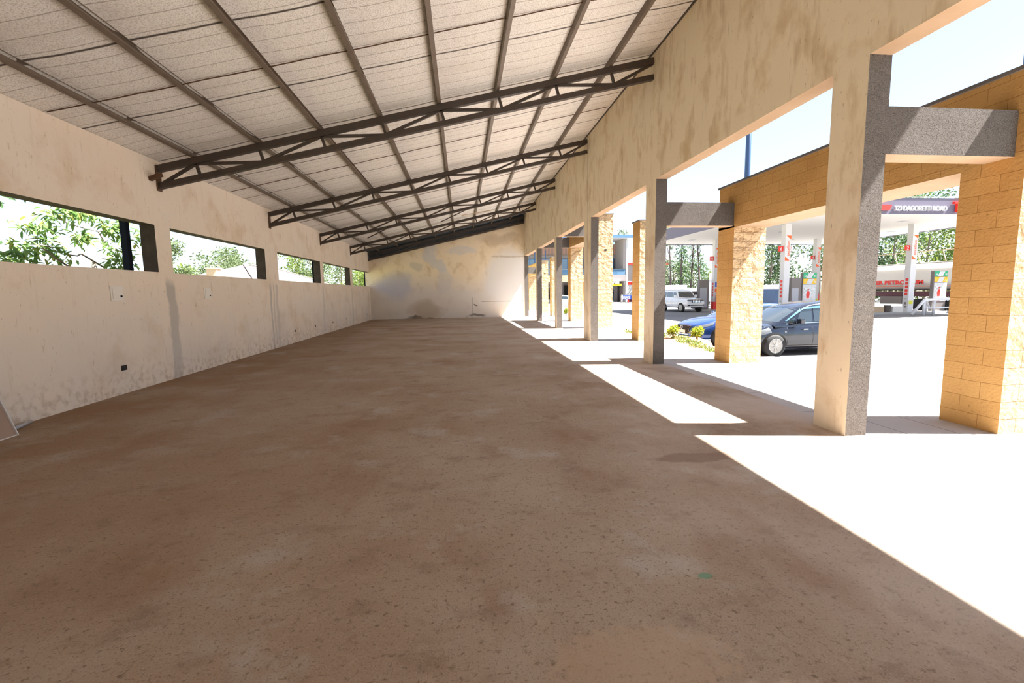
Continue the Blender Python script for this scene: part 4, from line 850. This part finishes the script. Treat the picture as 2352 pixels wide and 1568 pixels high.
# dispensers
for x, y, lb in ((21.0, 30.8, 'fuel dispenser left of the column signed 6'), (24.6, 40.3, 'fuel dispenser right of the column signed 8'), (22.68, 42.2, 'fuel dispenser just left of the column signed 8')):
    e = empty('fuel_dispenser', (x, y, -.27), 'dark '+lb, 'fuel pump', 'fuel dispensers')
    MB().box(-.45, .45, -.25, .25, 0, 1.55).build('cabinet', m_truss, e, bevel=.02)
    MB().box(-.35, .10, -.262, -.25, 1.0, 1.4).build('display', m_greyl, e)
    MB().box(.2, .34, -.32, -.25, .8, 1.1).build('nozzle', m_yellow, e, bevel=.02)
    MB().tube([(.27, -.3, .8), (.32, -.34, .4), (.22, -.34, .15), (.12, -.3, .5), (.1, -.27, 1.0)], .02, 6).build('hose', m_holes, e)
for x, y, z, lb in ((23.36, 39.755, .45, 'red fire extinguisher on the column signed 8'), (33.345, 39.7, .35, 'red fire extinguisher by the column signed 4'), (27.5, 73.4, -.45, 'red fire extinguisher by the shop entrance corner')):
    e = empty('fire_extinguisher', (x, y, z), lb, 'fire extinguisher', 'fire extinguishers')
    MB().lathe([(.0, 0), (.11, .02), (.12, .1), (.12, .55), (.06, .66), (.03, .7), (0, .71)], (0, 0, 0), 'z', 14).build('cylinder', m_red, e)
    MB().box(-.03, .1, -.02, .02, .70, .76).build('handle', m_holes, e); MB().tube([(.05, 0, .7), (.14, 0, .55), (.13, 0, .25)], .012, 5).build('hose', m_holes, e)
# low shelf rack beside column 8
e = empty('display_rack', (24.15, 39.8, -.27), 'grey wire display rack beside the column signed 8', 'rack')
for x in (-.3, .3):
    for y in (-.15, .15): MB().bar((x, y, 0), (x, y, 1.7), .03).build('leg', m_greyl, e)
for k in range(4): MB().box(-.3, .3, -.15, .15, .25+k*.42, .28+k*.42).build('shelf', m_greyl, e)
# white pipe barrier
e = empty('pipe_barrier', (31.8, 27.9, -.45), 'white pipe barrier with red tape lines beside the tanker', 'barrier')
R_ = .08
MB().tube([(-1.35, 0, .1), (-.45, 0, 1.10), (1.75, -.1, 1.16)], .09, 10).build('top_rail', m_white, e)
for x, y in ((-.45, 0), (.30, 0), (1.68, -.1)): MB().tube([(x, y, 0), (x, y, 1.1)], R_, 10).build('post', m_white, e)
MB().tube([(-.45, 0, .52), (1.68, -.08, .56)], R_*.7, 8).build('middle_rail', m_white, e)
MB().tube([(.7, .9, 0), (.7, .9, 1.0)], R_, 8).build('post', m_white, e); MB().tube([(-.0, 0, .5), (.7, .9, 1.0)], R_*.8, 8).build('brace', m_white, e)
w = MB()
for x in (-.45, .10, .6): w.lathe([(.07, -.015), (.07, .015)], (x, 0, 1.04), 'z', 10)
w.build('red_tape', m_red, e)
# buckets, boxes and a yellow hand cart on the island by column 2
for x, y, s_, m, lb in ((31.4, 30.0, .42, m_panelw, 'pale carton on the island kerb left of the column signed 2'), (30.0, 30.1, .40, mat('cardboard', (.5, .36, .22), .9), 'brown cardboard box on the island kerb')):
    e = empty('carton', (x, y, -.27), lb, 'box', 'boxes on the island')
    MB().box(-s_, s_, -.2, .2, 0, .42).build('box_body', m, e, bevel=.01); MB().box(-s_, s_, -.2, 0, .42, .43).build('flap', m, e)
e = empty('waste_bucket', (30.75, 30.0, -.27), 'grey waste bucket between the cartons on the island', 'bucket')
MB().lathe([(.0, 0), (.16, 0), (.21, .5), (.22, .5), (.20, .49), (.17, .06)], (0, 0, 0), 'z', 16).build('bucket', m_greyp, e); MB().lathe([(.225, .49), (.225, .52)], (0, 0, 0), 'z', 16).build('rim', m_greyl, e)
e = empty('person', (29.4, 31.2, -.27), 'person in a lime-yellow safety vest crouching by the yellow frame', 'person')
sk = [((0, 0, .55), .16), ((0, .02, .80), .17), ((0, 0, 1.02), .13), ((0, -.03, 1.14), .06), ((.0, -.05, 1.27), .10)]
w = MB(); w.tube([p for p, _ in sk], [q for _, q in sk], 10)
for s_ in (-1, 1):
    w.tube([(s_*.09, 0, .55), (s_*.16, -.38, .55), (s_*.14, -.22, .10), (s_*.14, -.34, .04)], [.10, .085, .055, .045], 8)
    w.tube([(s_*.17, 0, 1.0), (s_*.24, -.14, .78), (s_*.14, -.36, .72)], [.06, .05, .035], 8)
bo = w.build('body', m_bluep, e)
MB().lathe([(0, -.13), (.07, -.10), (.10, 0), (.085, .08), (0, .125)], (0, -.05, 1.28), 'z', 12).build('head', m_skin, e)
MB().tube([(0, 0, .60), (0, .02, .80), (0, 0, 1.04), (0, -.01, 1.08)], [.18, .185, .15, .07], 12).build('safety_vest', m_limey, e)
MB().lathe([(.102, .03), (.095, .09), (0, .135)], (0, -.045, 1.28), 'z', 12).build('cap', m_limey, e)
e = empty('yellow_frame', (29.0, 31.6, -.27), 'yellow steel frame standing at the left of the tanker wheels', 'frame')
MB().bar((-.5, 0, 0), (-.5, 0, 1.7), .08).build('upright', m_yellow, e); MB().bar((.5, 0, 0), (.5, 0, 1.7), .08).build('upright', m_yellow, e); MB().bar((-.54, 0, 1.7), (.54, 0, 1.7), .08).build('crossbar', m_yellow, e)

# ------------------------------------------------------------------ tanker lorry (runs along y beside the canopy)
e = empty('tanker_trailer', (38.5, 33.5, -.46), 'long pale fuel tanker trailer with red lettering behind the canopy column', 'tanker')
sec = [(1.28*math.cos(t)*(1 if abs(math.cos(t)) < .7 else 1), 2.82+1.14*math.sin(t)) for t in np.linspace(0, 2*math.pi, 33)[:-1]]
sec = [(max(-1.3, min(1.3, x*1.12)), z) for x, z in sec]
tk = MB(); n = len(sec); ylist = [(-6.3, .7), (-6.1, .95), (-5.9, 1), (8.9, 1), (9.1, .95), (9.3, .7)]
vs = [(x*k, y, 2.82+(z-2.82)*k) for y, k in ylist for x, z in sec]
tk.add(vs, [(i*n+k, i*n+(k+1) % n, (i+1)*n+(k+1) % n, (i+1)*n+k) for i in range(5) for k in range(n)]+[list(range(n)), [5*n+k for k in range(n)]], smooth=True)
tank = tk.build('tank', m_tank, e)
text('lettering', 'ER PETROLEUM', .46, m_red, tank, frame((-1.315, 4.1, 2.22), (0, -1, 0), (0, 0, 1)), .006, .02, xs=1.36)
MB().box(-1.32, -1.30, -3.4, -2.6, 2.2, 2.7).build('red_panel', m_red, tank)
MB().box(-1.312, -1.295, -5.8, 8.8, 2.02, 2.06).build('orange_stripe', m_orange, tank)
MB().box(-.5, 1.0, -5.8, 8.8, 3.93, 3.99).build('catwalk', m_tank, e)
MB().box(-1.05, 1.05, -6.1, 9.1, 1.2, 1.62).build('chassis', m_fern, e)
w = MB().tube([(-.95, -5.5, 4.85), (-.95, 8.5, 4.85)], .03, 6); w.build('hand_rail', mat('tan_paint', (.6, .48, .32), .6), e)
for k in range(8): MB().bar((-.95, -5.5+2*k, 3.95), (-.95, -5.2+2*k, 4.85), .05).build('rail_post', mat('tan_paint', (.6, .48, .32), .6) if k == 0 else bpy.data.materials['tan_paint'], e)
MB().box(-1.25, -.6, 1.6, 3.6, .55, 1.2).build('side_locker', m_greyp, e)
for y in (.2, -1.15, -2.5, -3.85, 7.2):
    for s_ in (-1, 1):
        t = MB().lathe([(.30, -.15), (.48, -.15), (.52, -.1), (.52, .1), (.48, .15), (.30, .15)], (0, 0, 0), 'x', 22).build('wheel', m_tyre, e); t.location = (s_*1.12, y, .52)
        MB().lathe([(.30, s_*.14), (.26, s_*.06), (.12, s_*.05), (.10, s_*.14), (0, s_*.14)], (0, 0, 0), 'x', 16).build('hub', m_greyl, t)
# second lorry cab behind
e = empty('lorry_cab', (30.3, 50.5, -.46), 'white lorry cab with a rounded roof fairing behind the canopy', 'lorry')
MB().box(-1.2, 1.2, -1, 1.2, .6, 3.0).build('cab', m_whitecar, e, bevel=.12); MB().box(-1.05, 1.05, -1.02, -.98, 1.8, 2.7).build('windscreen', m_glass, e)
w = MB().prism([(-.95, 3.0), (1.2, 3.0), (1.2, 3.95), (.4, 3.9), (-.3, 3.65), (-.75, 3.3)], -1.05, 1.05, 'x'); w.build('roof_fairing', m_whitecar, e, bevel=.08)
for y in (-.4,):
    for s_ in (-1, 1): MB().lathe([(.0, -.15), (.5, -.15), (.5, .15), (0, .15)], (s_*1.05, y, .5), 'x', 18).build('wheel', m_tyre, e)
e = empty('street_lamp', (27.6, 44.8, -.45), 'white lamp post with a short arm behind the canopy', 'lamp post')
MB().tube([(0, 0, 0), (0, 0, 4.9)], .12, 8).build('pole', m_white, e); MB().bar((0, 0, 4.9), (-2.2, 0, 5.0), .16).build('arm', m_white, e)
e = empty('lamp_mast', (12.67, 19.5, -.42), 'tall dark blue mast rising behind the lintel', 'mast')
MB().tube([(0, 0, 0), (0, 0, 14)], [.13, .10], 12).build('pole', m_blue, e); MB().box(-.2, .2, -.2, .2, 0, .03).build('base_plate', m_blue, e)
e = empty('lamp_mast', (24.95, 18.6, -.42), 'dark blue mast at the right edge of the picture', 'mast')
MB().tube([(0, 0, 0), (0, 0, 16)], [.13, .10], 12).build('pole', m_blue, e); MB().box(-.2, .2, -.2, .2, 0, .03).build('base_plate', m_blue, e)
# roadside kiosks and boundary beyond
for x, y, w_, h, m, lb in ((27.6, 59.0, 3.6, 2.7, m_white, 'small white roadside kiosk behind the off-roader'), (32.3, 60.6, 3.4, 2.3, m_truss, 'dark roadside stall behind the pump pylon'),
                           (38.6, 50.5, 5.0, 2.5, m_blue, 'dark blue roadside stall behind the column signed 6')):
    e = empty('roadside_kiosk', (x, y, -.5), lb, 'kiosk', 'roadside kiosks')
    MB().box(-w_/2, w_/2, -1, 1, 0, h*.8).build('wall', m, e); MB().box(-w_/2-.2, w_/2+.2, -1.4, 1.1, h*.8, h).build('roof', m_white, e); MB().box(-w_/4, w_/4, -1.02, -.98, .8, h*.7).build('hatch', m_greyl, e)
tag(MB().box(29.8, 48, 66.0, 66.1, -.5, .9).build('boundary_fence', m_greyp), 'low taupe boundary fence along the far side of the forecourt', 'fence')

# ------------------------------------------------------------------ shop building with a blue roof
e = empty('shop_building', (19, 76, -.45), 'two-storey shop building with a blue roof edge and glass balcony', 'building')
def bb(nm, m, x0, x1, y0, y1, z0, z1, par=None): return MB().box(x0-19, x1-19, y0-76, y1-76, z0+.45, z1+.45).build(nm, m, par or e)
bb('rear_wall', m_bldg, 10, 27.6, 79, 90, -.45, 9.6)
bb('brick_panel', m_brick, 10, 27, 78.6, 79, 7.9, 9.6); bb('side_wall', m_bldg, 27.0, 27.6, 74.6, 79, 3.3, 10.1)
bb('corner_pier', m_white, 27.45, 27.75, 74.4, 74.8, -.45, 10)
rf = bb('roof', m_bluefascia, 9.5, 28.7, 73.6, 90, 10.2, 10.65); bb('roof_soffit', m_white, 9.6, 28.6, 73.7, 79, 10.12, 10.2, rf)
bb('balcony_slab', m_bldg, 10, 27.4, 74.4, 79, 3.15, 4.2); bal = bb('glass_balustrade', m_winblue, 10, 27.3, 74.42, 74.46, 4.2, 5.1); bb('handrail', m_alloy, 10, 27.3, 74.38, 74.5, 5.1, 5.18, bal)
for k in range(6):
    x = 10.6+k*2.75; f = bb('upper_window', m_blue, x, x+2.4, 78.5, 78.6, 4.6, 7.2); bb('pane', m_winblue, x+.12, x+2.28, 78.45, 78.5, 4.72, 7.08, f)
for k in range(5): x = 12+k*2.9; bb('shopfront_window', m_glass, x, x+2.3, 78.4, 79, -.3, 2.6)
for x in (11.1, 11.9, 13.7): bb('blue_mullion', m_blue, x, x+.14, 74.2, 74.36, 5.6, 8.2)
bb('orange_wall', mat('ochre_render', (.70, .36, .13), .9), 17.8, 21.3, 74.5, 74.8, -.3, 3.1)
bb('stone_band', m_rock, 10, 21.5, 74.2, 74.4, 3.1, 4.2)
text('sign_lettering', 'Bonjour', 1.25, m_white, e, FRONT(22.55-19, 74.30-76, 2.75+.45), .05, .03, xs=.96)
bb('yellow_sign_bar', m_yellow, 24.3, 26.7, 74.28, 74.36, 2.35, 2.72)
bb('glass_door', m_glass, 24.9, 26.2, 76.8, 76.9, -.4, 2.2)
# neighbouring unit
e = empty('service_bay', (31, 80, -.45), 'grey service bay building with a red-striped white roof edge', 'building')
MB().box(-3, 5, -3, 5, 0, 6.4).build('wall', m_bldg, e); rf = MB().box(-3.2, 5.2, -3.3, 5, 6.4, 7.9).build('roof_band', m_white, e); MB().box(-3.22, 5.22, -3.33, -3.3, 6.4, 6.7).build('red_stripe', m_red, rf)
MB().box(-2.6, -.2, -3.05, -3, 1.1, 3.6).build('sign_board', m_white, e); MB().box(-2.5, -.9, -3.08, -3.05, 3.0, 3.5).build('red_sign_header', m_red, e); MB().box(-2.7, 2.5, -3.04, -3, 0, 1.05).build('dark_dado', m_fern, e)
for x, lb in ((26.1, 'short white bollard left of the shop sign'), (28.0, 'short white bollard right of the shop sign')):
    e = empty('bollard', (x, 72.6, -.45), lb, 'bollard', 'bollards by the shop'); MB().lathe([(.16, 0), (.16, 1.25), (.1, 1.35), (0, 1.36)], (0, 0, 0), 'z', 12).build('post', m_kerb, e); MB().lathe([(.17, .9), (.17, 1.05)], (0, 0, 0), 'z', 12).build('band', m_white, e)
e = empty('pavement_sign', (27.0, 72.9, -.45), 'blue and white gas sign board between the bollards', 'sign')
b_ = MB().box(-.8, .8, -.05, .05, .55, 1.25).build('board', m_bluep, e); text('lettering', 'GAS', .62, m_white, b_, FRONT(-.62, -.06, .66), .004, .01); MB().tube([(0, 0, 0), (0, 0, .6)], .05, 8).build('stand', m_white, e)

c8 = next(o for o in C.objects if o.get('label', '').startswith('white canopy column with a red plinth'))
MB().box(-.12, .14, -.228, -.22, 2.05, 2.5).build('blue_sticker', m_bluep, c8); MB().box(-.12, .10, -.228, -.22, 1.55, 1.9).build('red_sticker', m_orange, c8)
